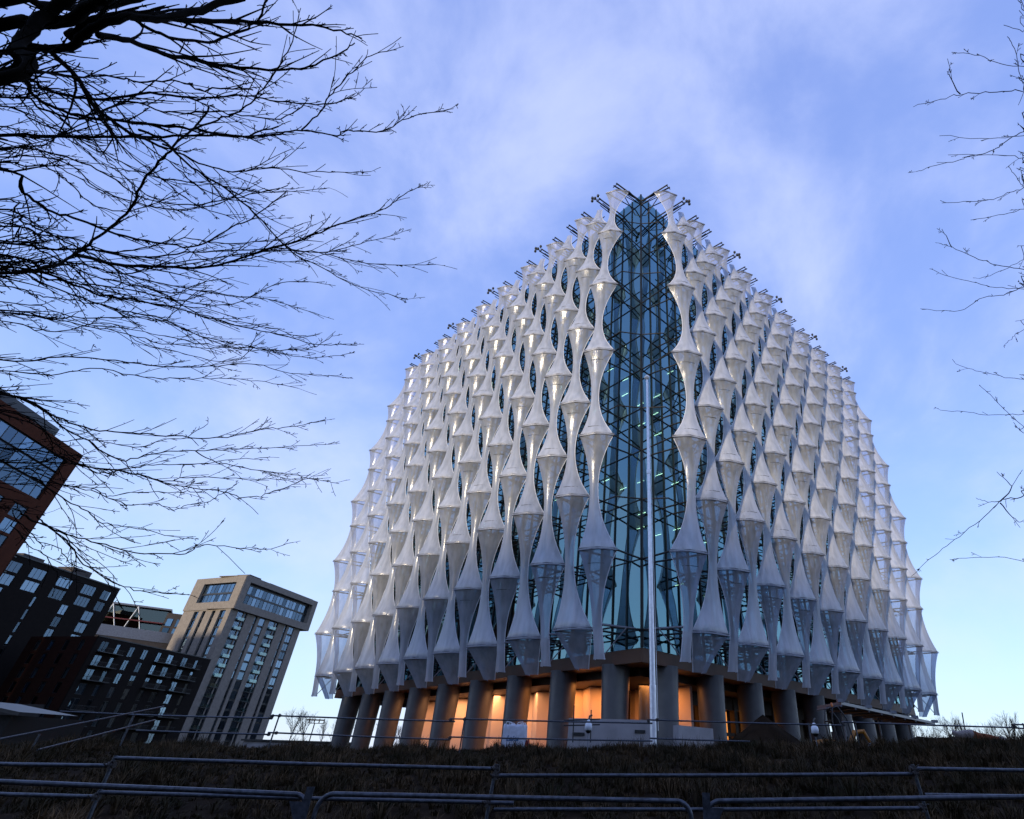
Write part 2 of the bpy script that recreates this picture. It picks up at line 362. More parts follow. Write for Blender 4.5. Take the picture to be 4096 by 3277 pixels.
def sail_mesh(i, side):
    par = 1 if i % 2 == 0 else 0
    ztop = ZS[11] + .95 if par == 1 else ZS[11] + .3
    zlow = ZS[1] - 6.95 if par == 1 else ZS[0] - 2.35
    zz = set(); av = []
    for k in range(12):
        if k % 2 == par: zz.add(ZS[k] - .02)
        for j in range(8):
            if k < 11: zz.add(ZS[k] + (ZS[k + 1] - ZS[k]) * (j / 8))
    for j in range(5): zz.add(ZS[11] + (ztop - ZS[11]) * j / 4)
    for j in range(7): zz.add(zlow + (ZS[0] - zlow) * j / 6)
    zz = sorted(z for z in zz if zlow - 1e-6 <= z <= ztop + 1e-6)
    rows = []; rowss = []
    for z in zz:
        P1, P2, P3 = sail_section(i, z, side, False)
        if par == 1 and z < ZS[0]:      # the plain tail of a long sail
            u = (ZS[0] - z) / (ZS[0] - zlow); fl = .06 * (u ** 6)
            q1, q2, q3 = sail_section(i, ZS[0], side, False)
            P1 = (q1[0] - fl, q1[1] - fl - .35 * u); P2 = (q2[0] + fl, q2[1] + fl - .35 * u); P3 = (q3[0] + fl, q3[1] - .1 * u)
        bz_ = min((k for k in range(12) if k % 2 == par), key=lambda k: abs(ZS[k] - z)); hh_ = ZS[min(11, bz_ + 1)] - ZS[bz_] if z >= ZS[bz_] - .01 else ZS[bz_] - ZS[max(0, bz_ - 1)]
        ub = min(1, abs(z - ZS[bz_]) / max(2.0, hh_)); wv = (.06 + .24 * ub) if z >= ZS[bz_] - .01 else (.52 - .22 * ub)
        if bz_ == 0 and z < ZS[0]: wv = .42
        if par == 1 and z < ZS[0]: wv = .12
        av.append(wv); bo_ = .06 + .20 * (1 - ub) ** 2
        r = []
        for q in range(7):
            f = q / 6; bow = bo_ * math.sin(math.pi * f)
            r.append(W(side, P1[0] + (P2[0] - P1[0]) * f - bow, P1[1] + (P2[1] - P1[1]) * f + bow, z))
        rows.append(r if side < 0 else r[::-1])
        r2 = [W(side, P2[0] + (P3[0] - P2[0]) * f, P2[1] + (P3[1] - P2[1]) * f, z) for f in (0, .5, 1)]
        rowss.append(r2 if side < 0 else r2[::-1])
    m = MB(); m.grid(rows); m.grid(rowss)
    m.att = [a_ for a_ in av for _ in range(7)] + [a_ for a_ in av for _ in range(3)]
    return m
nbar = 0; narm = 0
restb, resta = MB(), MB()
edge_m = mat('sail_seam', (.62, .64, .70), .4)
for side in (-1, 1):
    for i in range(NS):
        par = 1 if i % 2 == 0 else 0
        sm0 = sail_mesh(i, side); so_ = sm0.build('fabric_sail', M_fab, emb); at_ = so_.data.attributes.new('weave', 'FLOAT', 'POINT'); at_.data.foreach_set('value', sm0.att)
        # seams along both free edges
        sm_ = MB()
        zlow = ZS[1] - 6.95 if par == 1 else ZS[0] - 2.35
        zz = np.linspace(zlow, ZS[11] + .3, 90)
        for w_ in (0, 2):
            pts = []
            for z in zz:
                z_ = max(z, ZS[0]) if par == 1 else z
                P = sail_section(i, z_, side, False)[w_]; du = 0
                if par == 1 and z < ZS[0]: du = (ZS[0] - z) / (ZS[0] - zlow) * (-.35 if w_ == 0 else -.1)
                pts.append(W(side, P[0], P[1] + du, z))
            sm_.tube(pts, .035 if w_ == 0 else .028, 4)
        sm_.build('seam', edge_m, so_)
        for k in range(1, 12):
            if k % 2 == par and i < 8:
                dz = -.95 if k % 4 < 2 else .85
                q1, q2, q3 = sail_section(i, ZS[k] + dz, side, False)
                pa = [W(side, q1[0] + (q2[0] - q1[0]) * f - .14 * math.sin(math.pi * f), q1[1] + (q2[1] - q1[1]) * f + .22 * math.sin(math.pi * f) + .02, ZS[k] + dz) for f in (.22, .4, .6, .8)]
                MB().tube(pa, .016, 4).build('weld_line', M_dark, so_)
        for k in range(12):
            z = ZS[k]
            if k % 2 == par:
                P1, P2, P3 = sail_section(i, z, side, False)
                mb = MB() if i < 8 else restb
                mb.tube([W(side, P1[0] - .05, P1[1] - .0, z - .07), W(side, (P1[0] + P2[0]) / 2 - .26, (P1[1] + P2[1]) / 2 + .28, z - .07), W(side, P2[0] + .0, P2[1] + .05, z - .07)], .05, 6)
                mb.tube([W(side, P1[0] - .05, P1[1] - .0, z + .07), W(side, (P1[0] + P2[0]) / 2 - .26, (P1[1] + P2[1]) / 2 + .28, z + .07), W(side, P2[0] + .0, P2[1] + .05, z + .07)], .03, 6)
                if i < 8: mb.build('spreader_bar', M_bar, so_); nbar += 1
                mb = MB() if i < 8 else resta
                r0 = (0.0 if i == 0 else P1[0] - .3, .05)
                mb.tube([W(side, r0[0], r0[1], z - .02), W(side, P1[0], P1[1], z - .05)], .07, 6)
                mb.tube([W(side, P1[0] + 1.1, .1, z - .05), W(side, P2[0] - .2, P2[1] - .15, z - .07)], .07, 6)
                if i < 8: mb.build('outrigger_arm', M_dark, emb); narm += 1
restb.build('spreader_bars', M_bar, emb)['kind'] = 'stuff'
resta.build('outrigger_arms', M_dark, emb)['kind'] = 'stuff'
for side in (-1, 1):
    for i in range(NS):
        m = MB(); s = S0 + DS * i; z = ZS[11] + .62
        for ds in (-.22, .22):
            st = (0.0, 0.0) if i == 0 else (s - .5 + ds, -.5)
            mb = MB(); mb.tube([W(side, st[0], st[1], z - .15), W(side, s + ds - (.15 if i == 0 else 0) + .1, offz(z) + .75, z + .12)], .10, 4); m.v and None
            b0 = len(m.v); m.v += mb.v; m.f += [tuple(b0 + q for q in f) for f in mb.f]; m.sm += mb.sm
            b0 = len(m.v); mb = MB().tube([W(side, st[0], st[1], z - .85), W(side, s + ds, offz(z) + .2, z - .35)], .06, 4)
            m.v += mb.v; m.f += [tuple(b0 + q for q in f) for f in mb.f]; m.sm += mb.sm
        m.tube([W(side, s, -.3, z - 2.2), W(side, s, 2.0, z - .3)], .06, 4)
        m.tube([W(side, s - .25, offz(z) + .6, z + .1), W(side, s + .4, offz(z) + .6, z + .1)], .05, 4)
        m.build('roof_beam', M_dark, emb)
    for i in (1, 5, 9, 13, 17):         # clusters of flood lights on the roof beams
        s = S0 + DS * i; z = ZS[11] + .8; o = offz(z) + .85
        lmp = MB().tube([W(side, s, o - .3, z), W(side, s + .7, o + .3, z + .1)], .045, 5)
        for dx, dz in ((0, .4), (.35, .1), (.7, -.25), (.7, .35)):
            q = Vector(W(side, s + dx, o + dx * .4, z + dz)); lmp.lathe([(.04, q.z + .26), (.16, q.z + .2), (.17, q.z), (.10, q.z - .1), (.02, q.z - .13)], q.x, q.y, 8)
            lmp.tube([W(side, s + dx, o + dx * .4, z), tuple(q)], .03, 4)
        lmp.build('roof_floodlight', M_dark, emb)
    for k in range(12):                 # maintenance walkways behind the sails
        z = ZS[k]; m = MB()
        m.tube([W(side, 6.0, .85, z), W(side, FL, .85, z)], .05, 6)
        m.tube([W(side, 1.2 if k % 2 == 0 else 4.5, 1.75, z), W(side, FL, 1.75, z)], .06, 6)
        if k % 2 == 0: m.tube([W(side, .0, .15, z), W(side, 1.2, 1.75, z)], .06, 6)
        for i in range(NS):
            s = S0 + DS * i
            if i > 1: m.tube([W(side, s - .9, .05, z), W(side, s + .4, 1.75, z)], .045, 5)
        m.build('walkway', M_dark, emb)
    for i in range(0, NS, 2):           # arms and ties that hold the tails
        s = S0 + DS * i; q1, q2, q3 = sail_section(i, ZS[0], side, False); m = MB()
        m.tube([W(side, .5 if i == 0 else s - 1.6, .1, ZS[0] + .1), W(side, q1[0], q1[1], ZS[0] + .1)], .085, 6)
        m.tube([W(side, q1[0] - 1.3, q1[1] * .55, ZS[0] - .02), W(side, q1[0] + .1, q1[1] - .3, ZS[1] - 6.75)], .045, 5)
        m.build('tail_strut', M_steel, emb)

# columns under the building
def column(side, s, o=-.85, sc_=1.0):
    m = MB(); n = 24; zz = np.linspace(-.3, 5.5, 9)
    rows = []
    for z in zz:
        f = sc_ * (1 - .15 * (1 - (z + .3) / 5.8))
        r = []
        for k in range(n + 1):
            a = 2 * math.pi * k / n
            r.append(W(side, s + .86 * f * math.cos(a), o + 1.15 * f * math.sin(a), z))
        rows.append(r)
    m.grid(rows); return m.build('column', M_col, emb)
for side in (-1, 1):
    for j in range(9): column(side, 3.25 + 5.6 * j)
column(-1, 5.2, -6.2, .55); column(1, 11.0, -6.5, .7); column(1, 22.5, -6.5, .7)
# entrance hall under the soffit: folded pale wall on the left, dark glazing on the right
m = MB()
pts = []
s = 8.0
k = 0
while s < 38.5:
    pts.append((s, -4.2 if k % 2 else -5.4)); s += 2.2 if k % 2 else 1.2; k += 1
for (a, b_) in zip(pts[:-1], pts[1:]):
    m.quad(W(-1, a[0] + .5, a[1] - .3, 4.85), W(-1, b_[0] + .5, b_[1] - .3, 4.85), W(-1, b_[0] - .3, b_[1], -.3), W(-1, a[0] - .3, a[1], -.3))
m.box(2.4, 8.2, -8.6, -8.3, -.3, 4.9, fn=lambda a, b_, c: W(-1, a, b_, c))
m.box(37.5, 38, -18, -5, -.3, 4.9, fn=lambda a, b_, c: W(-1, a, b_, c))
m.build('lobby_wall', M_lobby, emb)
m = MB().box(3.0, 38, 8.8, 9.1, -.3, 4.9, fn=lambda a, b_, c: Q(a, b_, c)); m.build('lobby_back_wall', M_lobby, emb)
fr = MB(); pn = []
M_amber = emit('lit_lobby_pane', (1.0, .36, .08), .35)
for j in range(9):
    s = 7.6 + j * 3.4
    fr.box(s, s + .5, -5.2, -4.7, -.3, 4.9, fn=lambda a, b_, c: W(1, a, b_, c))
    fr.box(s + 1.6, s + 1.95, -5.2, -4.7, -.3, 4.9, fn=lambda a, b_, c: W(1, a, b_, c))
    fr.box(s + .5, s + 3.4, -5.1, -4.8, 1.9, 2.15, fn=lambda a, b_, c: W(1, a, b_, c))
    fr.box(s + .5, s + 3.4, -5.1, -4.8, 3.9, 4.9, fn=lambda a, b_, c: W(1, a, b_, c))
    if j < 4:
        for a0, a1 in ((.5, 1.6), (1.95, 3.4)):
            MB().box(s + a0 + .15, s + a1 - .15, -5.5, -5.45, .2, 3.8, fn=lambda a, b_, c: W(1, a, b_, c)).build('lit_window', M_amber, emb)
fr.build('lobby_frame', M_soff, emb)
MB().box(6, 40, -9.5, -9.2, -.3, 4.9, fn=lambda a, b_, c: W(1, a, b_, c)).build('lobby_inner_wall', M_soff, emb)
# warm lamps of the lit entrance hall
for (a, b_, e_) in [(4.6, 6.4, 60), (7.2, 3.6, 60), (11.7, 3.4, 60), (17.3, 3.4, 58), (22.9, 3.4, 56), (28.5, 3.4, 54), (34, 3.4, 44)]:
    ld = bpy.data.lights.new('lobby_lamp', 'AREA'); ld.energy = e_ * 1.25; ld.color = (1.0, .34, .08) if a < 13 else (1.0, .44, .18); ld.size = 2.2
    p = Q(a, b_, 4.80)
    lo = bpy.data.objects.new('lobby_lamp', ld); col.objects.link(lo); lo.location = p; lo.parent = emb; lo.matrix_parent_inverse = parent_world(emb).inverted()

# low pale concrete walls between the columns
def low_wall(p, q, h, label, name='low_wall'):
    p, q = Vector(p), Vector(q); d = (q - p).normalized(); n = Vector((-d.y, d.x, 0)) * .2
    m = MB(); P = [p - n, q - n, q + n, p + n]
    b = len(m.v); m.v += [tuple(v) for v in P] + [tuple(v + Vector((0, 0, h))) for v in P]
    for f in ((3, 2, 1, 0), (4, 5, 6, 7), (0, 1, 5, 4), (1, 2, 6, 5), (2, 3, 7, 6), (3, 0, 4, 7)): m.f.append(f); m.sm.append(False)
    o = m.build(name, M_conc); tag(o, label, 'wall', 'low concrete walls by the columns'); return o
lw = low_wall((-2.2, 35.2, -.25), (2.7, 34.8, -.25), 2.15, 'long low pale concrete wall in front of the corner columns')
m = MB(); m.box(-1.95, -1.25, 34.86, 34.92, 1.05, 1.2).box(1.6, 2.2, 34.6, 34.66, 1.25, 1.4); m.build('slot', M_dark, lw)
low_wall((4.1, 36.0, -.25), (6.6, 38.6, -.25), 2.0, 'short low concrete wall right of the flagpole')

# ------------------------------------------------------------------ flagpole
fp_b, fp_t = at_y(2615, 2975, 22.2), at_y(2588, 1519, 22.0)
pole = empty('flagpole', (fp_b.x, fp_b.y, -.2), 'tall tapered white metal flagpole with ball top in front of the glass corner', 'flagpole')
d = (fp_t - fp_b)
m = MB(); b0 = fp_b - d * .05
m.tube([tuple(b0), tuple(fp_b + d * .115)], .128, 16); m.tube([tuple(fp_b + d * .115), tuple(fp_b + d * .5), tuple(fp_t)], [.112, .085, .05], 16)
m.tube([tuple(fp_b + d * .66), tuple(fp_b + d * .672)], .1, 16)
M_pole = mat('pole_paint', (.84, .86, .90), .3, .35, noise=.1, nscale=8)
m.build('pole_shaft', M_pole, pole)
m = MB(); q = fp_t; m.lathe([(.03, q.z - .02), (.10, q.z + .03), (.14, q.z + .12), (.14, q.z + .18), (.09, q.z + .27), (.02, q.z + .3)], q.x, q.y, 14); m.build('ball_finial', M_white, pole)
m = MB().tube([tuple(fp_b + Vector((.16, -.12, .4))), tuple(fp_t + Vector((.08, -.08, -.2)))], .012, 4); m.build('halyard', M_white, pole)

# ------------------------------------------------------------------ scaffold handrails and crowd barriers
def rail_thing(name, label, group, cat, rails, posts, r, clamps=(), loc=None, mt=None):
    p0 = Vector(rails[0][0]) if rails else Vector(posts[0][0])
    root = empty(name, (p0.x, p0.y, gz(p0.x, p0.y)), label, cat, group)
    for a, b in rails: MB().tube([a, (Vector(a) + Vector(b)) / 2 + Vector((0, 0, -.008)), b], r, 12).build('rail', mt or M_galv, root)
    for a, b in posts: MB().tube([a, b], r, 12).build('post', mt or M_galv, root)
    for c in clamps:
        c = Vector(c); mm = MB(); mm.tube([c + Vector((-.045, 0, 0)), c + Vector((.045, 0, 0))], r * 1.55, 10); mm.tube([c + Vector((0, 0, -.045)), c + Vector((0, 0, .045))], r * 1.5, 10)
        mm.tube([c + Vector((.03, -.02, .02)), c + Vector((.05, -.09, .05))], r * .35, 6); mm.tube([c + Vector((-.03, -.02, -.02)), c + Vector((-.06, -.08, .02))], r * .35, 6)
        mm.build('clamp', M_rust, root)
    return root
P = lambda x, y, Y=20.3: tuple(at_y(x, y, Y))
def down(p, z=None): return (p[0], p[1], gz(p[0], p[1]) - .2)
G1, G2, G3 = 'scaffold handrails along the top of the bank', 'scaffold handrails halfway up the bank', 'crowd barriers in the foreground'
def crest_post(x, y): p = P(x, y); return [(p[0], p[1], p[2] + .04), down(p)]
rail_thing('scaffold_handrail', 'two rail scaffold handrail on the bank top, in front of the beige tower', G1, 'handrail', [(P(500, 2858), P(1090, 2873)), (P(545, 2922), P(1076, 2938))], [crest_post(538, 2860)], .024, [P(1085, 2872), P(1075, 2938)])
rail_thing('scaffold_handrail', 'two rail scaffold handrail starting with a dark post against the sky, left of the columns', G1, 'handrail', [(P(1086, 2862), P(1820, 2886)), (P(1072, 2930), P(1800, 2959))], [crest_post(1118, 2860)], .024, [P(1118, 2863), P(1105, 2932), P(1090, 2864)])
rail_thing('scaffold_handrail', 'two rail scaffold handrail passing in front of the white bulk bag', G1, 'handrail', [(P(1800, 2875), P(2610, 2893)), (P(1798, 2948), P(2610, 2964))], [crest_post(1859, 2874)], .024, [P(1803, 2880), P(1800, 2952), P(1859, 2877)])
rail_thing('scaffold_handrail', 'two rail scaffold handrail right of the flagpole, lower rail lost in grass', G1, 'handrail', [(P(2588, 2879), P(3380, 2902)), (P(2598, 2953), P(3000, 2966))], [crest_post(2628, 2878)], .024, [P(2594, 2884), P(2628, 2880)])
rail_thing('scaffold_handrail', 'scaffold handrail in front of the flat canopy and excavator', G1, 'handrail', [(P(3366, 2888), P(4070, 2911))], [crest_post(3419, 2888), crest_post(3234, 2896)], .024, [P(3372, 2895), P(3419, 2890), P(4060, 2908)])
rail_thing('scaffold_handrail', 'scaffold handrail at the far right edge above the orange fence', G1, 'handrail', [(P(4052, 2897), P(4300, 2905)), (P(4062, 2912), P(4300, 2925))], [crest_post(4092, 2898)], .024, [P(4056, 2904)])
rail_thing('scaffold_handrail', 'sloping scaffold handrail climbing the bank at the far left', 'scaffold handrails climbing the bank at left', 'handrail', [(P(-60, 2968, 15), P(655, 2826, 21)), (P(150, 3000, 16), P(620, 2880, 21))], [(P(160, 2935, 17), down(P(160, 2935, 17)))], .024)
rail_thing('scaffold_handrail', 'thin horizontal scaffold rail behind the sloping handrail at left', 'scaffold handrails climbing the bank at left', 'handrail', [(P(240, 2845, 23), P(660, 2862, 23))], [(P(535, 2858, 23), down(P(535, 2858, 23)))], .02)
def mp_(x, y): return P(x, y, 8.8)
def mid_post(x, y, x2, y2):
    a = Vector(mp_(x, y)); b = Vector(mp_(x2, y2)); dd = (b - a).normalized(); e = a + dd * ((a.z - gz(a.x, a.y)) + .3); return [tuple(a - dd * .02), tuple(e)]
rail_thing('scaffold_handrail', 'lower scaffold handrail at the left edge of the bank', G2, 'handrail', [(mp_(-300, 3047), mp_(436, 3063)), (mp_(-300, 3163), mp_(375, 3187))], [mid_post(461, 3028, 400, 3169)], .024, [mp_(446, 3060), mp_(385, 3188)])
rail_thing('scaffold_handrail', 'long lower scaffold handrail left of centre on the dark bank', G2, 'handrail', [(mp_(461, 3032), mp_(1975, 3075)), (mp_(392, 3169), mp_(2055, 3212))], [mid_post(1985, 3062, 1945, 3277)], .024, [mp_(1985, 3074), mp_(1950, 3210)])
rail_thing('scaffold_handrail', 'long lower scaffold handrail in the middle right of the dark bank', G2, 'handrail', [(mp_(1969, 3102), mp_(3672, 3096)), (mp_(1976, 3237), mp_(3705, 3233))], [mid_post(3651, 3064, 3714, 3277)], .024, [mp_(3660, 3094), mp_(1983, 3103), mp_(3690, 3232)])
rail_thing('scaffold_handrail', 'lower scaffold handrail at the right edge of the bank', G2, 'handrail', [(mp_(3640, 3074), mp_(4500, 3084)), (mp_(3700, 3180), mp_(4500, 3187))], [], .024, [mp_(3652, 3076)])
def barrier(label, xa, xb, za, zb, ya=6.0, yb=6.0, plate_l=False, plate_r=False):
    root = empty('crowd_barrier', (xa, ya, -1.55), label, 'barrier', G3)
    A, B = Vector((xa, ya, za)), Vector((xb, yb, zb)); zl = -1.3; c = .13
    pts = [Vector((xa, ya, zl)), Vector((xa, ya, za - c))]
    for k in range(1, 6):
        a = k / 6 * math.pi / 2; pts.append(Vector((xa + c * (1 - math.cos(a)), ya, za - c + c * math.sin(a))))
    n = 6
    for k in range(n + 1):
        f = k / n; x = xa + c + (xb - xa - 2 * c) * f; pts.append(Vector((x, ya + (yb - ya) * f, za + (zb - za) * f)))
    for k in range(1, 6):
        a = math.pi / 2 - k / 6 * math.pi / 2; pts.append(Vector((xb - c * (1 - math.cos(a)), yb, zb - c + c * math.sin(a))))
    pts += [Vector((xb, yb, zb - c)), Vector((xb, yb, zl)), Vector((xa, ya, zl))]
    MB().tube(pts, .021, 12).build('frame_tube', M_galv, root)
    nb_ = int((xb - xa) / .13)
    for k in range(1, nb_):
        pass
    m = MB()
    for sx, yy in ((xa + .35, ya), (xb - .35, yb)):
        m.tube([(sx, yy - .3, -1.53), (sx, yy, -1.28), (sx, yy + .3, -1.53)], .02, 8)
    m.build('feet', M_galv, root)
    for flag, x, z, yy in ((plate_l, xa, za, ya), (plate_r, xb, zb, yb)):
        if flag:
            q = MB(); q.box(x - .035, x + .035, yy - .03, yy - .022, z - .9, z + .06); q.build('hinge_plate', M_galv, root)
            q = MB(); sgn = 1 if x == xa else -1; q.quad((x + sgn * .03, yy - .024, z - .05), (x + sgn * .16, yy - .024, z - .05), (x + sgn * .03, yy - .024, z - .26)); q.build('gusset', M_galv, root)
    return root
barrier('crowd barrier at the left of the foreground, ending in a flat hinge plate', -6.6, -2.72, -.31, -.345, plate_r=True)
barrier('crowd barrier with rounded corners in the middle of the foreground', -2.63, .80, -.335, -.31)
barrier('crowd barrier at the right of the foreground, starting with a flat hinge plate', .94, 5.2, -.30, -.16, plate_l=True)

# ------------------------------------------------------------------ things on the building site behind the bank
def gp(az, D): a = rad(az); return D * math.sin(a), D * math.cos(a)
# white bulk bag
bxx, byy = gp(-8.5, 25.5); bz = -.0
bag = empty('bulk_bag', (bxx, byy, .0), 'white woven bulk bag with blue lettering standing in front of a column', 'bag')
m = MB(); rows = []
for j, (z, w_) in enumerate([(-.1, .44), (.25, .465), (.6, .47), (.85, .465), (.98, .46), (1.06, .44), (1.03, .3), (1.07, .1)]):
    r = []
    for k in range(25):
        a = 2 * math.pi * k / 24; q = (abs(math.cos(a)) ** 6 + abs(math.sin(a)) ** 6) ** (-1 / 6)
        jit = .012 * math.sin(k * 2.3 + j * 1.7)
        r.append((bxx + (w_ + jit) * q * math.cos(a), byy + (w_ + jit) * q * math.sin(a), z + (.03 * math.sin(k * 1.9) if j > 3 else 0)))
    rows.append(r)
m.grid(rows); m.build('bag_body', mat('bag_cloth', (.44, .47, .55), .8, noise=.15, nscale=8, bump=.5, bscale=14), bag)
m = MB()
for sx, sy in ((-.4, -.4), (.4, -.4), (.4, .4), (-.4, .4)):
    m.tube([(bxx + sx, byy + sy, .95), (bxx + sx * .8, byy + sy, 1.16), (bxx + sx * .35, byy + sy, 1.13), (bxx + sx * .2, byy + sy, 1.02)], .022, 5)
m.build('lifting_strap', mat('strap', (.55, .57, .6), .8), bag)
def text_mesh(s_, size, name, m_, parent, mw):
    cu = bpy.data.curves.new(name, 'FONT'); cu.body = s_; cu.size = size; cu.align_x = 'CENTER'; cu.extrude = .002; cu.shear = .35; cu.offset = .006
    to = bpy.data.objects.new(name + '_src', cu); col.objects.link(to)
    bpy.context.view_layer.update(); dg = bpy.context.evaluated_depsgraph_get(); me_ = bpy.data.meshes.new_from_object(to.evaluated_get(dg))
    bpy.data.objects.remove(to); bpy.data.curves.remove(cu); me_.materials.clear(); me_.materials.append(m_)
    o = bpy.data.objects.new(name, me_); col.objects.link(o); o.parent = parent; o.matrix_parent_inverse = parent_world(parent).inverted(); o.matrix_basis = mw; return o
text_mesh('Laica', .25, 'bag_lettering', mat('blue_ink', (.01, .08, .20), .7), bag, Matrix.Translation((bxx - .02, byy - .482, .50)) @ Matrix.Rotation(math.pi / 2, 4, 'X'))
MB().box(bxx - .12, bxx + .14, byy - .486, byy - .482, .36, .375).build('bag_underline', mat('ink_line', (.02, .04, .12), .7), bag)
# red hose reel like trumpet beside the bag
rx, ry = gp(-7.25, 25.4)
tr_ = empty('red_barrier_light_stand', (rx, ry, 0), 'small red plastic trumpet shaped stand beside the white bulk bag', 'stand')
m = MB().tube([(rx - .3, ry, .3), (rx - .05, ry, .42), (rx + .05, ry, .42)], [.05, .07, .18], 12); m.tube([(rx + .02, ry, .42), (rx + .02, ry, -.1)], .05, 8)
m.build('red_body', mat('red_plastic', (.30, .02, .015), .4), tr_); MB().tube([(rx - .32, ry, .5), (rx - .02, ry, .52)], .035, 8).build('black_arm', M_dark, tr_)
# scaffold stub posts in front of the orange wall
rail_thing('scaffold_stub', 'short scaffold frame with two upright tubes in front of the orange wall', None, 'scaffold', [(P(2255, 2881, 30), P(2400, 2876, 30)), (P(2255, 2902, 30), P(2400, 2898, 30))], [(P(2297, 2822, 30), P(2291, 2970, 30)), (P(2365, 2840, 30), P(2362, 2970, 30))], .03, mt=M_dark)
# dome cameras on poles
M_dome = mat('dome_white', (.62, .66, .72), .3)
for (x, y, Dp, lab) in [(2354, 2905, 20.8, 'white dome camera on a thin pole in front of the orange lit wall'), (3259, 2918, 20.8, 'white dome camera on a thin pole beside the yellow excavator')]:
    p = at_y(x, y, Dp); root = empty('dome_camera', (p.x, p.y, gz(p.x, p.y)), lab, 'camera', 'dome cameras on the bank top')
    MB().lathe([(.02, p.z + .20), (.05, p.z + .18), (.055, p.z + .12), (.11, p.z + .08), (.125, p.z), (.125, p.z - .10), (.10, p.z - .12)], p.x, p.y, 16).build('housing', M_dome, root)
    MB().lathe([(.095, p.z - .12), (.085, p.z - .16), (.05, p.z - .20), (.01, p.z - .21)], p.x, p.y, 16).build('dark_dome', M_dark, root)
    MB().tube([(p.x, p.y + .03, p.z - .2), (p.x, p.y + .03, gz(p.x, p.y) - .3)], .018, 6).build('pole', M_steel, root)
    MB().tube([(p.x, p.y, p.z + .18), (p.x + .02, p.y + .02, p.z + .3), (p.x + .1, p.y + .1, p.z + .33)], .03, 6).build('bracket', M_dark, root)
# soil heap
hx, hy = gp(14.6, 30)
m = MB(); rows = []
random.seed(9)
for j in range(15):
    f = j / 14; r = []
    for k in range(33):
        a = 2 * math.pi * k / 32; R_ = 3.4 * f * (1 + .12 * math.sin(3 * a + 1) + .08 * math.sin(5 * a))
        r.append((hx + R_ * math.cos(a) * 1.0, hy + R_ * math.sin(a) * .8, -.3 + 2.25 * (1 - f) ** 1.05 + .1 * math.sin(7 * a + j) * f * (1 - f) + random.uniform(-.03, .03)))
    r[-1] = r[0]; rows.append(r)
m.grid(rows); tag(m.build('soil_heap', M_soil), 'brown heap of excavated soil between the right hand columns', 'soil heap')
# low long soil ridge at right
m = MB(); rows = []
for j in range(9):
    r = []
    for k in range(60):
        x = 12 + k * .55; yy = 24.5 + (j - 4) * 1.0; hh = .55 + .045 * k * .55 + .12 * math.sin(k * .5) + .05 * math.sin(k * 1.7)
        r.append((x, yy, -.4 + (hh + .75) * math.cos((j - 4) / 4 * math.pi / 2) ** .8 + random.uniform(-.03, .03)))
    rows.append(r)
m.grid(rows); tag(m.build('soil_ridge', M_soil), 'long low ridge of bare brown soil behind the bank at right', 'soil ridge')
# mini excavator
ex, ey = gp(20.3, 30); M_yel = mat('yellow_paint', (.26, .10, .008), .4, noise=.2, nscale=3); M_rub = mat('black_rubber', (.01, .01, .01), .8)
exc = empty('mini_excavator', (ex, ey, -.2), 'yellow mini excavator with roll frame standing before the columns', 'excavator')
T = lambda x, y, z: (ex + x * .92, ey + y, z * .92 - .12)
m = MB(); m.box(-1.0, 1.0, -.75, -.4, -.2, .25, fn=T).box(-1.0, 1.0, .4, .75, -.2, .25, fn=T)
for s_ in (-1, 1):
    for e_ in (-1, 1): m.tube([T(e_ * .95, s_ * .57 - .17, .03), T(e_ * .95, s_ * .57 + .17, .03)], .23, 12)
m.build('crawler_tracks', M_rub, exc)
m = MB(); rows = []
for x, z0, z1 in ((-1.05, .5, .95), (-.9, .4, 1.12), (-.3, .35, 1.2), (.3, .35, 1.05), (.55, .4, .8)):
    rows.append([T(x, -.62, z0), T(x, -.68, (z0 + z1) / 2), T(x, -.55, z1), T(x, 0, z1 + .04), T(x, .55, z1), T(x, .68, (z0 + z1) / 2), T(x, .62, z0), T(x, -.62, z0)])
m.grid(rows); m.quad(*rows[0][:7]); m.quad(*rows[-1][:7][::-1]); m.build('engine_body', M_yel, exc)
m = MB()
for y_ in (-.5, .5): m.tube([T(.1, y_, 1.0), T(-.02, y_, 2.0), T(.1, y_, 2.55), T(.35, y_, 2.62), T(.72, y_, 2.1), T(.9, y_, .9)], .035, 8)
for z_, x_ in ((2.62, .35), (2.0, -.02)): m.tube([T(x_, -.5, z_), T(x_, .5, z_)], .03, 8)
m.build('roll_frame', M_dark, exc)
m = MB(); m.box(.15, .55, -.25, .25, .95, 1.05, fn=T).box(.1, .2, -.25, .25, 1.05, 1.55, fn=T); m.tube([T(.7, -.1, .9), T(.75, -.1, 1.35)], .03, 6); m.build('seat_and_levers', M_rub, exc)
m = MB(); m.tube([T(.6, 0, .6), T(1.2, 0, 1.55), T(1.7, 0, 1.6)], [.12, .11, .08], 8); m.build('boom', M_yel, exc)
m = MB(); m.tube([T(1.65, 0, 1.65), T(2.1, 0, .7)], [.08, .07], 8); m.build('dipper_arm', M_yel, exc)
m = MB(); m.grid([[T(2.1 + .35 * math.cos(a), y_, .5 + .3 * math.sin(a)) for a in np.linspace(1.7, 5.4, 9)] for y_ in (-.3, .3)]); m.build('bucket', M_dark, exc)
m = MB(); q = Vector(T(.3, 0, 2.75)); m.lathe([(.05, q.z - .1), (.06, q.z), (.03, q.z + .08)], q.x, q.y, 8); m.build('beacon', mat('amber_beacon', (.5, .12, .01), .3), exc)
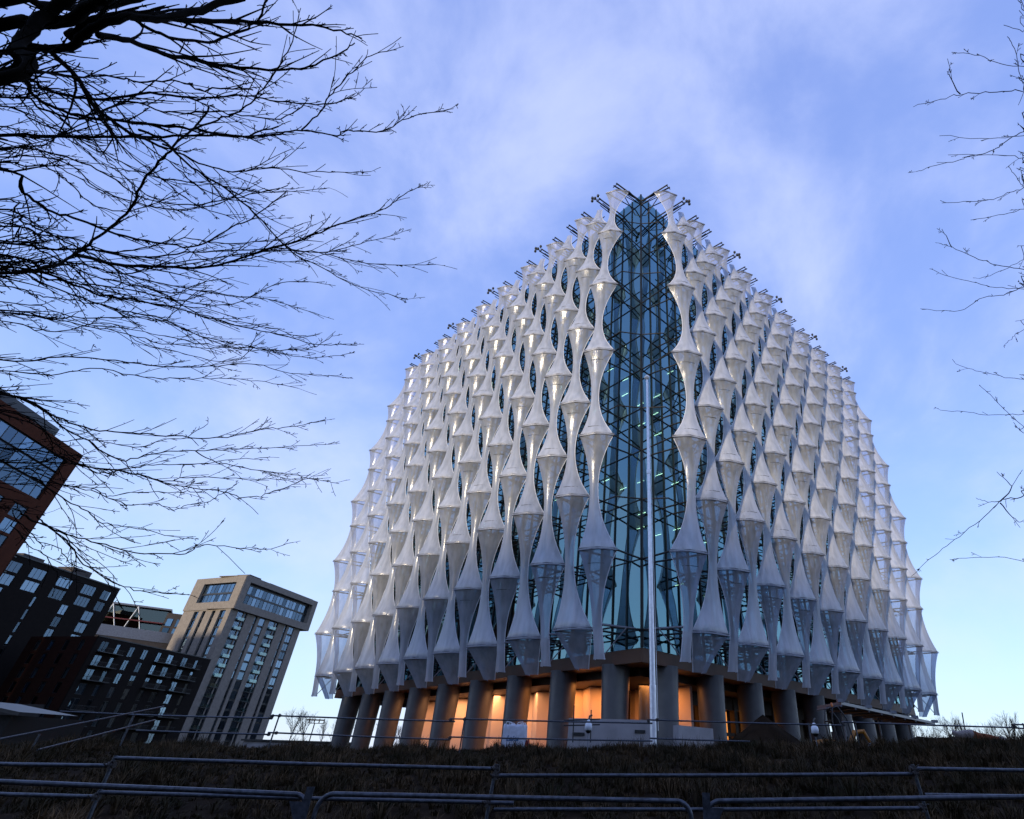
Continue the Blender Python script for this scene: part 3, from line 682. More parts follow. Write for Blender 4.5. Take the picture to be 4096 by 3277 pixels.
# canopy at right: a thin glazed roof on slim posts
M_can = mat('canopy_metal', (.16, .17, .19), .35, .3)
cA, cB, cC, cD = at_y(3270, 2835, 36), at_y(3365, 2818, 31.5), at_y(3742, 2898, 40), at_y(3600, 2893, 44)
can = empty('entrance_canopy', ((cA.x + cC.x) / 2, (cA.y + cC.y) / 2, -.25), 'thin flat grey canopy roof under the right hand sails', 'canopy')
m = MB()
for zt in (0,):
    up = Vector((0, 0, .14)); Pq = [cB, cC, cD, cA]
    m.quad(*[p for p in Pq][::-1]); m.quad(*[p + up for p in Pq])
    for a, b in zip(Pq, Pq[1:] + Pq[:1]): m.quad(a, b, b + up, a + up)
m.build('roof_sheet', M_can, can)
m = MB()
for k in range(9):
    f = k / 8; a = cB.lerp(cC, f); b = cA.lerp(cD, f); m.tube([tuple(a + Vector((0, 0, -.06))), tuple(b + Vector((0, 0, -.06)))], .05, 6)
for f in (0.0, .25, .5, .75, 1): a = cB.lerp(cC, f); m.box(a.x - .18, a.x + .18, a.y - .1, a.y + .1, a.z + .1, a.z + .26)
m.build('roof_ribs', M_steel, can)
for f in (.12, .5, .88):
    a = cB.lerp(cC, f).lerp(cA.lerp(cD, f), .5); MB().tube([tuple(a), (a.x, a.y, -.3)], .06, 8).build('post', M_steel, can)
# crumpled white sheet
wx, wy = gp(24.2, 27); random.seed(5)
m = MB(); m.grid([[(wx - .6 + i * .15, wy + (j - 2) * .18, .55 + .22 * abs(math.sin(i * .9 + .4)) * (1 - abs(j - 2) / 3) + random.uniform(-.03, .05)) for i in range(9)] for j in range(5)])
tag(m.build('plastic_sheet', mat('white_sheet', (.5, .52, .58), .5)), 'crumpled white plastic sheet lying behind the bank under the canopy', 'sheet')
# orange and white barrier mesh, sagging, at right
M_or = bpy.data.materials.new('orange_white_mesh'); M_or.use_nodes = True; t = M_or.node_tree; b = t.nodes['Principled BSDF']
cc = t.nodes.new('ShaderNodeTexCoord'); sx = t.nodes.new('ShaderNodeSeparateXYZ'); ma = t.nodes.new('ShaderNodeMath'); ma.operation = 'PINGPONG'; ma.inputs[1].default_value = 1.0
r_ = t.nodes.new('ShaderNodeValToRGB'); r_.color_ramp.interpolation = 'CONSTANT'; r_.color_ramp.elements[0].color = (.32, .09, .04, 1); r_.color_ramp.elements[1].color = (.42, .36, .36, 1); r_.color_ramp.elements[1].position = .45
t.links.new(cc.outputs['Object'], sx.inputs[0]); t.links.new(sx.outputs[0], ma.inputs[0]); t.links.new(ma.outputs[0], r_.inputs[0]); t.links.new(r_.outputs[0], b.inputs['Base Color']); b.inputs['Roughness'].default_value = .6
line = [(3805, 2918, .10), (3828, 2925, .12), (3855, 2920, .20), (3885, 2918, .20), (3920, 2932, .15), (3945, 2935, .2), (3985, 2945, .14), (4010, 2945, .3), (4035, 2960, .25), (4042, 2975, .05)]
fen = empty('mesh_fence', tuple(at_y(3920, 2990, 22.3)), 'sagging orange and white plastic mesh fence on the soil at far right', 'fence')
top = []; bot = []
for x, y, h_ in line:
    p = at_y(x, y, 22.3); top.append((p.x, p.y, p.z)); bot.append((p.x, p.y + .1, p.z - h_ - .05))
md = [((a[0] + b[0]) / 2, (a[1] + b[1]) / 2 - .06, (a[2] + b[2]) / 2) for a, b in zip(top, bot)]
MB().grid([top, md, bot]).build('mesh_strip', M_or, fen)
m = MB()
for x, y0, y1 in ((3848, 2850, 3000), (3832, 2880, 2960)): m.tube([tuple(at_y(x, y0, 22.4)), tuple(at_y(x + 25, y1, 22.4))], .02, 6)
m.build('fence_stake', M_dark, fen)

# ------------------------------------------------------------------ apartment blocks
class Face:
    """vertical wall face from A to B (plan), n points outward to the camera side"""
    def __init__(s, A, B):
        s.A = Vector((A[0], A[1])); s.t = (Vector((B[0], B[1])) - s.A); s.len = s.t.length; s.t.normalize(); s.n = Vector((s.t.y, -s.t.x))
        if s.n.dot(-s.A) < 0: s.n = -s.n
    def __call__(s, a, o, z): p = s.A + s.t * a + s.n * o; return (p.x, p.y, z)
    def matrix(s, a, o, z):
        p = s.A + s.t * a + s.n * o; m = Matrix(((s.t.x, s.n.x, 0, p.x), (s.t.y, s.n.y, 0, p.y), (0, 0, 1, z), (0, 0, 0, 1))); return m
_wm = {}
def win_meshes(w, h, nm, bal):
    key = (round(w, 2), round(h, 2), nm, bal)
    if key not in _wm:
        f = MB(); t_ = .06
        f.box(-w / 2, w / 2, -.05, .05, 0, t_).box(-w / 2, w / 2, -.05, .05, h - t_, h).box(-w / 2, -w / 2 + t_, -.05, .05, t_, h - t_).box(w / 2 - t_, w / 2, -.05, .05, t_, h - t_)
        for k in range(1, nm): x = -w / 2 + w * k / nm; f.box(x - .03, x + .03, -.04, .045, t_, h - t_)
        fm = f.mesh('window'); fm.materials.append(M_frame)
        p = MB(); p.quad((-w / 2 + .05, 0, .05), (w / 2 - .05, 0, .05), (w / 2 - .05, 0, h - .05), (-w / 2 + .05, 0, h - .05)); pm = p.mesh('pane'); pm.materials.append(M_win)
        c = MB(); c.quad((-w / 2 + .05, -.25, .05), (w / 2 - .05, -.25, .05), (w / 2 - .05, -.25, h - .05), (-w / 2 + .05, -.25, h - .05)); cm = c.mesh('blind'); cm.materials.append(M_curt)
        _wm[key] = (fm, pm, cm)
    return _wm[key]
class WinSet:
    def __init__(s, parent): s.p = parent; s.n = 0; s.rest = MB(); s.restp = MB(); s.rg = random.Random(11)
    def add(s, face, a, z, w, h, nm=2, o=.0):
        fm, pm, cm = win_meshes(w, h, nm, 0); M_ = face.matrix(a, o, z)
        if s.n < 100:
            x = bpy.data.objects.new('window', fm); col.objects.link(x); x.parent = s.p; x.matrix_parent_inverse = parent_world(s.p).inverted(); x.matrix_basis = M_
            y = bpy.data.objects.new('pane', pm); col.objects.link(y); y.parent = x
            if s.rg.random() < .3: y = bpy.data.objects.new('blind', cm); col.objects.link(y); y.parent = x
        else:
            for src, dst in ((fm, s.rest), (pm, s.restp)):
                b = len(dst.v); dst.v += [tuple(M_ @ v.co) for v in src.vertices]
                for q in src.polygons: dst.f.append(tuple(b + i for i in q.vertices)); dst.sm.append(False)
        s.n += 1
    def done(s):
        if s.rest.v:
            o = s.rest.build('window', M_frame, s.p); o['kind'] = 'stuff'; o2 = s.restp.build('pane', M_win, o)
def prism(poly, z0, z1):
    m = MB(); n = len(poly); m.v = [(x, y, z0) for x, y in poly] + [(x, y, z1) for x, y in poly]
    m.f = [tuple(range(n))[::-1], tuple(range(n, 2 * n))] + [(i, (i + 1) % n, (i + 1) % n + n, i + n) for i in range(n)]; m.sm = [False] * len(m.f); return m
def inset(poly, d):
    c = sum((Vector(p) for p in poly), Vector((0, 0))) / len(poly)
    return [tuple(Vector(p) + (c - Vector(p)).normalized() * d * 1.414) for p in poly]
def block(name, A, B, C, H, wallm, label, z0=-1.0, groups=None, cut=None):
    """A near corner, B right end, C left end of the two visible faces"""
    A, B, C = Vector(A), Vector(B), Vector(C); D_ = B + C - A
    root = empty(name, (A.x, A.y, z0), label, 'building', groups)
    poly = [tuple(A), tuple(B), tuple(D_), tuple(C)]
    if cut: e_ = (B - A).normalized() * cut; poly = [tuple(A), tuple(A + e_), tuple(C + e_), tuple(C)]
    prism(inset(poly, 1.35), z0, H - .15).build('dark_rooms', M_roomd, root)
    return root, Face(A, B), Face(A, C)
def wall_grid(face, L0, L1, z0, z1, openings, m, th=.38, fn=None):
    """wall sheet with rectangular openings (a0,a1,z0,z1): built from boxes between them, row by row"""
    zs_ = sorted(set([z0, z1] + [q[2] for q in openings] + [q[3] for q in openings]))
    for za, zb in zip(zs_[:-1], zs_[1:]):
        zm = (za + zb) / 2; ops = sorted((q[0], q[1]) for q in openings if q[2] < zm < q[3]); a = L0
        for o0, o1 in ops:
            if o0 > a: m.box(a, o0, -th, 0, za, zb, fn=face)
            a = max(a, o1)
        if a < L1: m.box(a, L1, -th, 0, za, zb, fn=face)
    return m

# beige tower
A, B, C = (-143.5, 207.2), (-135, 248.7), (-166.7, 214.9)
bt, fR, fL = block('beige_tower', A, B, C, 55.5, M_beige, 'tall beige brick tower with a two storey framed glass top, left of the sails', cut=38.4)
ws = WinSet(bt); ops = []; FH = 3.22; zb0 = 1.6
for fl in range(13):
    z = zb0 + fl * FH
    for (a0, a1, nm) in ((3.6, 6.4, 4), (6.9, 8.3, 1), (12.3, 13.6, 1), (14.9, 17.9, 1), (20.2, 23.4, 4), (23.9, 25.3, 1), (29.2, 30.5, 1), (31.6, 34.8, 2)):
        ops.append((a0, a1, zb0 - 1.5 if fl == 0 else z, zb0 + 13 * FH))
        ws.add(fR, (a0 + a1) / 2, z + .45, a1 - a0 - .06, FH - .62, nm, -.5 if nm == 1 and a1 - a0 < 2 else -.28)
ops = [(a0, a1, .2, zb0 + 13 * FH) for (a0, a1) in ((3.6, 6.4), (6.9, 8.3), (12.3, 13.6), (14.9, 17.9), (20.2, 23.4), (23.9, 25.3), (29.2, 30.5), (31.6, 34.8))]
m = wall_grid(fR, 0, 38.5, -1, 44.2, ops, MB(), .9); m.box(37.9, 38.5, -22, -.91, -1, 44.2, fn=fR); opl = [(a0, a1, .2, 43.2) for a0, a1 in ((2.4, 5.2), (7.6, 9.2), (12.6, 14.2), (16.2, 18.6))]
wall_grid(fL, 0.9, fL.len, -1, 44.2, opl, m, .9); m.build('brick_wall', M_beige, bt)
m = MB()
for fl in range(14):
    z = zb0 + fl * FH
    for a0, a1 in ((3.6, 8.3), (12.3, 17.9), (20.2, 25.3), (29.2, 34.8)): MB().box(a0, a1, -.8, -.45, z - .05, z + .42, fn=fR).build('spandrel', M_frame, bt)
    for a0, a1 in ((2.4, 5.2), (7.6, 9.2), (12.6, 14.2), (16.2, 18.6)): m.box(a0, a1, -.8, -.5, z - .05, z + .42, fn=fL)
m.build('spandrel', M_frame, bt)['kind'] = 'stuff'
for fl in range(12, -1, -1):
    z = zb0 + fl * FH
    for a0, a1, nm in ((2.4, 5.2, 2), (7.6, 9.2, 1), (12.6, 14.2, 1), (16.2, 18.6, 2)): ws.add(fL, (a0 + a1) / 2, z + .45, a1 - a0 - .06, FH - .62, nm, -.6)
for fl in range(1, 13):
    for a0, a1 in ((3.5, 6.6), (20.1, 23.6)):
        q = MB(); z = zb0 + fl * FH; q.box(a0, a1, .0, 1.1, z - .1, z + .08, fn=fR); q.build('balcony', M_frame, bt)
M_bal = glassmat('balustrade', (.75, .95, .95), .15, (.6, .75, .75))
for fl in range(1, 13):
    z = zb0 + fl * FH
    for a0, a1 in ((3.5, 6.6), (20.1, 23.6)): MB().box(a0, a1, 1.06, 1.09, z + .08, z + 1.15, fn=fR).build('balcony_glass', M_bal, bt)
# projecting frame box
m = MB(); T0, T1 = 43.6, 55.9
bo = [(2.6, 39.4, 46.2, 54.0)]
wall_grid(fR, -.2, 42.0, T0, T1, bo, m, 1.9, None); 
m2_ = MB()
for mm in (m,):
    mm.v = [tuple(Vector(v) + Vector((fR.n.x, fR.n.y, 0)) * 1.3) for v in mm.v]
wall_grid(fL, -1.2, fL.len + .4, T0, T1, [(2.6, 19.6, 46.4, 53.6)], m2_, 1.2); m2_.v = [tuple(Vector(v) + Vector((fL.n.x, fL.n.y, 0)) * .3) for v in m2_.v]
b0 = len(m.v); m.v += m2_.v; m.f += [tuple(b0 + i for i in f) for f in m2_.f]; m.sm += m2_.sm
m.box(0, 42, -12, 1.25, T1 - .01, T1 + .25, fn=fR); m.box(38.6, 42, -11, -.65, T0 + .01, T1 - .02, fn=fR); m.box(-.1, 38.5, -11.5, -.62, T0 + .02, T0 + .4, fn=fR)
m.build('top_frame', M_beige, bt)
m = MB()
m.box(2.6, 39.4, -.7, -.45, 49.6, 50.2, fn=fR); m.box(2.6, 39.4, -.7, -.5, 53.2, 54, fn=fR); m.box(2.6, 19.6, -.9, -.7, 49.5, 50.1, fn=fL); m.build('top_spandrel', M_frame, bt)
for k in range(19):
    if k < 100: ws.n = min(ws.n, 60)
    ws.add(fR, 3.6 + k * 1.93, 50.2, 1.88, 3.0, 1, -.55); ws.add(fR, 3.6 + k * 1.93, 46.6, 1.88, 3.0, 1, -.55)
for k in range(9): ws.n = min(ws.n, 80); ws.add(fL, 3.5 + k * 1.9, 50.1, 1.85, 3.2, 1, -.75); ws.add(fL, 3.5 + k * 1.9, 46.6, 1.85, 2.8, 1, -.75)
ws.done()
m = MB().box(4, 10, -8, -2, 56.1, 57.6, fn=fR).box(6, 34, -6, -1.5, 56.1, 56.9, fn=fR); m.build('roof_plant', M_gbrick, bt)
MB().tube([fR(14, -1, 56.9), fR(41, -1, 56.9)], .05, 4).build('roof_rail', M_steel, bt)

# dark seven storey block in front of it
A, B, C = (-126.5, 140), (-121.5, 176), (-146.5, 143.5)
db, fR, fL = block('dark_apartment_block', A, B, C, 22, M_black, 'low black brick apartment block with balconies in front of the beige tower')
ws = WinSet(db); FH = 3.1; cols = [(2.5, 2.0), (6.2, 1.1), (10.2, 1.5), (14.2, 1.5), (18.6, 1.3), (22.4, 1.9), (27.4, 1.9), (31.6, 1.1)]
ops = [(a - w_ / 2, a + w_ / 2, .2 + f_ * FH, 2.6 + f_ * FH) for f_ in range(7) for a, w_ in cols]
opl = [(a - .7, a + .7, .2 + f_ * FH, 2.6 + f_ * FH) for f_ in range(7) for a in (4, 8.5, 13, 17)]
m = wall_grid(fR, 0, fR.len, -1, 22.0, ops, MB()); m.build('brick_wall', M_black, db)
m = wall_grid(fL, .4, fL.len, -1, 22.0, opl, MB()); m.build('side_wall', M_brown, db)
for f_ in range(6, -1, -1):
    for a, w_ in cols: ws.add(fR, a, .25 + f_ * FH, w_ - .04, 2.3, 2 if w_ > 1.2 else 1, -.15)
for f_ in range(6, -1, -1):
    for a in (4, 8.5, 13, 17): ws.add(fL, a, .25 + f_ * FH, 1.36, 2.3, 1, -.15)
ws.done()
for f_ in range(1, 7):
    for a0, a1 in ((1.2, 7.4), (17.6, 24.0), (25.4, 32.6)):
        if (f_ + int(a0)) % 4 == 0: continue
        q = MB(); z = .05 + f_ * FH; q.box(a0, a1, .0, 1.3, z, z + .16, fn=fR)
        q.box(a0, a1, 1.26, 1.3, z + 1.05, z + 1.1, fn=fR)
        for k in range(int((a1 - a0) / .3)): q.box(a0 + k * .3, a0 + k * .3 + .03, 1.26, 1.29, z + .16, z + 1.05, fn=fR)
        q.build('balcony', M_frame, db)
MB().box(-.1, fR.len, -.3, .08, 21.98, 22.2, fn=fR).build('coping', M_frame, db)

# black tall block further left
A, B, C = (-154.6, 136.0), (-153.6, 168.5), (-185, 139)
kb, fR, fL = block('black_apartment_block', (-154.9, 120), B, (-190, 121), 40, M_black, 'tall black brick apartment block between the orange brick tower and the low dark block')
ws = WinSet(kb); FH = 3.2; ops = []; L_ = fR.len
for f_ in range(12):
    z = .8 + f_ * FH
    cs = ((8, 5.4), (15.5, 5.4), (23, 4.2), (31, 4.4), (39, 4.4), (45, 3)) if f_ >= 10 else ((6.5, 2.2), (9.5, 1.4), (16, 2.6), (26, .9), (35, 2.2), (43, 3.2))
    for a, w_ in cs:
        if a + w_ / 2 < L_: ops.append((a - w_ / 2, a + w_ / 2, z, z + 2.6)); ws.add(fR, a, z + .05, w_ - .05, 2.5, max(1, int(w_ / 1.1)), -.18)
m = wall_grid(fR, 0, L_, -1, 40, ops, MB()); wall_grid(fL, .4, fL.len, -1, 40, [], m); m.build('brick_wall', M_black, kb); ws.done()
MB().box(0, L_, -.5, .15, 39.98, 40.3, fn=fR).build('parapet', M_frame, kb)
MB().box(20, 26, -9, -4, 40.3, 42, fn=fR).build('roof_plant', M_gbrick, kb); MB().box(34, 40, -8, -3, 40.3, 42.6, fn=fR).build('roof_plant', M_gbrick, kb)

# orange brick tower at the far left
ob, fR, fL = block('orange_brick_tower', (-131, 92.5), (-134, 117), (-150, 90), 60, M_tbrick, 'tall orange brick tower with a glazed top storey behind the branches at left')
A2 = (-128.0, 70.0); fR = Face(A2, (-134, 117)); L_ = fR.len
ws = WinSet(ob); ops = [(5, L_ - 3.0, 46.5, 57.0)]
for f_ in range(13):
    z = 1 + f_ * 3.35
    for a, w_ in ((8, 3.2), (14, 1.4), (19.5, 3.2), (25.5, 1.5), (30.0, 1.5), (35.0, 3.6), (41.5, 3.6)):
        ops.append((a - w_ / 2, a + w_ / 2, z, z + 2.8)); ws.add(fR, a, z + .05, w_ - .05, 2.7, 1 if w_ < 2 else 2, -.2)
m = wall_grid(fR, 0, L_, -1, 60, ops, MB(), .6); m.build('brick_wall', M_tbrick, ob)
prism([A2, (-134.05, 116.8), (-156, 116), (-150, 68)], -1, 59.5)
ws.n = min(ws.n, 60)
for k in range(17):
    for z, h_ in ((46.6, 3.2), (50.2, 3.2), (53.8, 3.1)):
        a = 6.2 + k * 2.3
        if a + 1.1 < L_ - 3: ws.add(fR, a, z, 2.25, h_, 1, -.5)
ws.done()
fB = Face((-134, 117), (-158, 119)); m = MB(); m.box(-.4, 0, -24, 0, -1, 59.9, fn=lambda a, o, z: fR(L_ + a, o, z)); m.box(0, L_, -24, -.6, 59.4, 60.0, fn=fR); m.build('return_wall', M_tbrick, ob)
m = MB().box(6, L_ - 7, -9, -2.5, 60.0, 63.2, fn=fR); m.build('penthouse', M_frame, ob)
for k in range(3, 14):
    q = MB(); z = 1 + k * 3.35; q.box(0, 1.5, -3.2, -.8, z - .1, z + .1, fn=lambda a, o, zz: fR(L_ + a, o, zz)); q.build('balcony', M_frame, ob)

# pale block with glazed roof storey behind, and its brick wing
fA, fB_ = (-205, 214), (-172, 236)
pb, fR, fL = block('glazed_roof_block', fA, fB_, (-212, 225), 40, M_gbrick, 'grey block with a glazed penthouse and white steel braces behind the dark block')
m = MB().box(0, 26, -10, 0, -1, 36.5, fn=fR).box(26, 33, -9, .8, -1, 45.5, fn=fR); m.build('wall', M_gbrick, pb)
m = MB().box(-.5, 27, -10, 1.8, 46.2, 46.8, fn=fR); m.build('roof', M_steel, pb)
MB().box(1.5, 26, -.4, -.3, 36.5, 46.2, fn=fR).build('penthouse_glass', glassmat('olive_glass', (.55, .6, .58), .15, (.2, .22, .2)), pb)
MB().box(1.6, 25.9, -9, -4, 36.5, 46.1, fn=fR).build('penthouse_room', mat('penthouse_room', (.16, .16, .11), .8), pb)
MB().box(0, 26, .0, 2.0, 40.9, 41.3, fn=fR).build('red_balcony', mat('red_edge', (.10, .012, .012), .5), pb)
m = MB()
for a in (0, 8, 16): m.tube([fR(a, 1.7, 46.2), fR(a + 4.5, 1.7, 36.6)], .16, 6); m.tube([fR(a, 1.7, 46.2), fR(a - 1.5, 1.7, 36.6)], .16, 6)
m.build('brace', M_white, pb)
ws = WinSet(pb)
for f_ in range(12):
    for a in (27.8, 31): ws.add(fR, a, 2 + f_ * 3.5, 2.0, 2.9, 1, .9)
ws.done()
wbk, fR, fL = block('brick_wing', (-185, 204), (-162, 229), (-190, 208), 33, M_gbrick, 'grey brown brick wing with square windows just above the low dark block')
ws = WinSet(wbk); ops = []
for f_ in range(9):
    for k in range(9):
        a = 1.9 + k * 3.6
        if a + 1 < fR.len: ops.append((a - .85, a + .85, 1 + f_ * 3.3, 3.5 + f_ * 3.3))
for q in ops[::-1]: ws.add(fR, (q[0] + q[1]) / 2, q[2] + .05, 1.62, 2.4, 2, -.15)
wall_grid(fR, 0, fR.len, -1, 32.6, ops, MB()).build('brick_wall', M_gbrick, wbk); ws.done()
MB().box(-1.0, fR.len, -4, .2, 32.6, 36.2, fn=fR).build('parapet', M_steel, wbk)
# unseen mid rise blocks added behind the glass building to darken window reflections
for x0, x1, y0, y1, H, lab in ((-60, -18, 290, 305, 27, 'left one of three added grey reflection blocks hidden behind the glass building'), (-8, 40, 300, 318, 34, 'middle one of three added grey reflection blocks hidden behind the glass building'), (50, 100, 285, 300, 29, 'right one of three added grey reflection blocks hidden behind the glass building')):
    bk, fR, fL = block('reflection_block', (x0, y0), (x1, y0), (x0, y1), H, M_gbrick, lab, -1.5, 'added grey reflection blocks behind the glass building')
    m = wall_grid(fR, 0, fR.len, -1.5, H, [(2 + 5 * k, 4 + 5 * k, 1 + 3.3 * j, 3.2 + 3.3 * j) for k in range(int(fR.len / 5) - 1) for j in range(int(H / 3.3) - 1)], MB())
    wall_grid(fL, .4, fL.len, -1.5, H, [], m); m.build('brick_wall', M_gbrick, bk)
# low pavilion roof at the far left
pv = empty('site_pavilion', (-26, 23, -.5), 'low dark site pavilion with a pale roof edge at the lower left', 'pavilion')
a_, b_ = at_y(-200, 2790, 24), at_y(80, 2848, 24)
m = MB(); m.quad(a_, b_, b_ + Vector((-2, 5, .1)), a_ + Vector((-2, 5, .1))); m.quad(a_ + Vector((0, 0, -.12)), b_ + Vector((0, 0, -.12)), b_, a_); m.build('roof', M_dark, pv)
m = MB().box(a_.x, b_.x - .6, 24.4, 28, -.6, b_.z - .1); m.build('wall', mat('pavilion_wall', (.01, .009, .008), .9), pv)

hd = empty('shade_screen', (-60, 58, -.5), 'added dark shade hoarding at the foot of the far left towers', 'screen')  # near-black boards added to stand in for shadow at the tower foot
m = MB()
for k in range(14): m.box(-82 + k * 2.0, -80.04 + k * 2.0, 58, 58.05 + .02 * (k % 2), -.5, 2.9 + .05 * (k % 3))
m.build('screen_boards', mat('shade_dark', (.012, .010, .009), .9, noise=.4, nscale=1), hd)
# unseen blocks added behind the camera to stop the low sun: their long shadow lies over the bank and the foot of the building
for k, (x0, x1, y0, y1, H, lab) in enumerate([(-150, -96, -95, -75, 27, 'added brown brick shading block at the far end of the row behind the viewer'), (-92, -30, -96, -76, 31, 'wide added brown brick shading block behind the viewer'),
                                         (-26, 34, -98, -78, 29, 'added brown brick shading block straight behind the viewer'), (40, 110, -95, -75, 33, 'tallest added brown brick shading block behind the viewer')]):
    bk, fR, fL = block('shading_block', (x0, y1), (x1, y1), (x0, y0), H, M_gbrick, lab, -1.5, 'added brick shading blocks behind the viewer')
    f = Face((x0, y1), (x1, y1)); ws = WinSet(bk); ops = []
    for f_ in range(int(H / 3.3) - 1):
        for q in range(int(f.len / 7)): ops.append((3 + q * 7, 5.6 + q * 7, 1 + f_ * 3.3, 3.2 + f_ * 3.3))
    wall_grid(f, 0, f.len, -1.5, H, ops, MB()).build('brick_wall', M_gbrick, bk)
    for q in ops: ws.add(f, (q[0] + q[1]) / 2, q[2], 2.6, 2.2, 2, -.2)
    ws.done(); prism(inset([(x0, y0), (x1, y0), (x1, y1), (x0, y1)], .1), H - .14, H + .2).build('roof', M_slab, bk)

# ------------------------------------------------------------------ bare trees near the camera
Z1 = 1 / 1.078
LEFT = [  # (points in picture px, start radius m, end radius m, distance)
 ([(-60,330),(60,210),(300,200),(420,110),(560,80),(700,80),(900,30),(1050,-10)], .052, .02, 6.5),
 ([(-40,350),(90,180),(200,60),(330,-40)], .045, .03, 6.2),
 ([(300,160),(420,90),(620,60),(800,90),(1000,90),(1200,100),(1440,125),(1560,165)], .05, .004, 6.8),
 ([(420,150),(560,180),(750,240),(950,280),(1160,300),(1330,290),(1480,220),(1530,185)], .035, .004, 7),
 ([(-60,300),(150,420),(300,490),(500,520),(700,540),(850,560),(1040,590),(1180,580),(1300,560),(1440,585),(1500,565),(1650,565),(1760,510),(1940,470)], .05, .003, 7.2),
 ([(-60,585),(200,590),(450,590),(700,590),(900,580),(1040,590),(1200,545)], .05, .006, 7.4),
 ([(820,560),(960,510),(1050,470),(1120,400),(1200,290),(1260,180),(1290,60)], .014, .003, 7.2),
 ([(-60,330),(200,390),(400,430),(640,400),(850,430),(1050,410),(1200,440),(1400,450),(1520,420)], .04, .004, 6.6),
 ([(1300,560),(1380,480),(1430,400),(1520,310),(1600,240),(1710,215)], .011, .003, 7.3),
 ([(-60,720),(100,830),(200,900),(350,950),(500,1010),(700,1050),(850,1060),(1000,980),(1100,930),(1230,830)], .045, .004, 7.4),
 ([(-60,1180),(200,1150),(330,1090),(450,1000),(560,900),(620,780),(700,680),(780,600),(850,540),(900,460)], .042, .006, 7.0),
 ([(330,1100),(500,1140),(700,1150),(900,1150),(1080,1100),(1300,1030),(1500,950),(1660,900),(1740,840),(1840,790)], .026, .003, 7.1),
 ([(-60,1045),(200,1070),(400,1080),(600,1110),(800,1090),(1000,1080),(1200,1070),(1400,1090),(1550,1050),(1710,1010)], .034, .003, 7.6),
 ([(1000,1100),(1200,1080),(1370,1090),(1500,1120),(1650,1140),(1880,1140)], .010, .003, 7.3),
 ([(700,620),(850,700),(1000,740),(1150,720),(1300,740),(1450,740),(1600,740)], .014, .003, 7.4),
 ([(600,560),(700,600),(800,700),(950,800),(1100,920),(1250,1080),(1400,1160),(1550,1240),(1760,1290)], .017, .003, 7.5),
 ([(-60,1095),(200,1180),(400,1260),(600,1300),(800,1340),(1000,1400),(1200,1440),(1350,1480),(1540,1490)], .04, .003, 7.7),
 ([(-60,1140),(200,1200),(350,1220),(560,1250),(800,1300),(1000,1310),(1200,1220),(1400,1215)], .03, .003, 7.8),
 ([(-60,1330),(200,1370),(350,1370),(620,1370),(800,1420),(1000,1500),(1200,1510),(1350,1500),(1430,1450)], .022, .003, 8),
 ([(0,1350),(300,1390),(500,1430),(700,1480),(900,1500),(1100,1500),(1300,1540),(1470,1530),(1530,1515)], .017, .003, 8.1),
 ([(-60,1550),(250,1540),(450,1550),(700,1580),(900,1580),(1100,1570),(1250,1610),(1450,1620)], .024, .003, 8.2),
 ([(-60,230),(150,300),(300,330),(470,420),(600,600),(760,720),(900,830),(1100,880)], .03, .004, 7.9),
 ([(-60,640),(120,640),(330,690),(470,760),(640,860),(860,880),(1080,840),(1240,800)], .028, .004, 8.0),
 ([(-60,450),(150,520),(330,600),(520,700),(660,760),(900,790),(1150,830),(1420,810)], .024, .003, 8.3),
 ([(-60,900),(100,960),(260,1030),(400,1100),(560,1190),(740,1230),(960,1270),(1150,1290),(1360,1350)], .03, .003, 8.0),
 ([(560,80),(700,150),(870,180),(1000,150),(1100,100),(1140,30),(1160,-40)], .02, .006, 6.9),
 ([(200,200),(330,330),(420,470),(560,570),(720,640)], .028, .008, 6.7),
 ([(-60,120),(100,90),(260,100),(400,20),(500,-40)], .042, .03, 6.4),
 ([(-60,30),(160,10),(330,40),(520,10),(700,-40)], .05, .02, 6.9),
]
F6 = lambda pts: [(x / 1.15 / Z1, (1500 + y / 1.15) / Z1) for x, y in pts]
LEFT += [(F6(p), a, b, d) for p, a, b, d in [
 ([(-60,80),(250,190),(420,250),(600,270),(800,280),(1000,290),(1200,250),(1330,240),(1495,205)], .03, .003, 8),
 ([(-60,60),(300,250),(400,300),(550,390),(700,360),(900,350),(1100,340),(1300,330),(1500,320)], .026, .003, 8.2),
 ([(-60,400),(250,400),(450,430),(600,450),(800,510),(1000,530),(1100,560),(1200,555),(1300,520),(1400,480),(1495,460)], .022, .003, 8),
 ([(900,350),(1000,400),(1200,440),(1400,470),(1495,485),(1560,500)], .008, .003, 8.1),
 ([(-60,330),(200,350),(400,420),(650,460),(750,490),(900,470),(1200,480),(1380,480)], .024, .003, 8.3),
 ([(100,640),(200,690),(330,740),(480,780),(660,820),(860,820),(930,780),(1100,795),(1220,800),(1350,770)], .012, .003, 8),
 ([(150,470),(280,560),(400,630),(470,680),(600,700),(800,740)], .010, .003, 8.1),
 ([(170,650),(210,690),(320,780),(370,850),(480,930),(600,980),(720,1000),(870,1010)], .010, .003, 8.2),
 ([(-60,560),(60,640),(170,760),(260,790),(330,870),(380,890)], .010, .003, 8.2)]]
rg = random.Random(21)
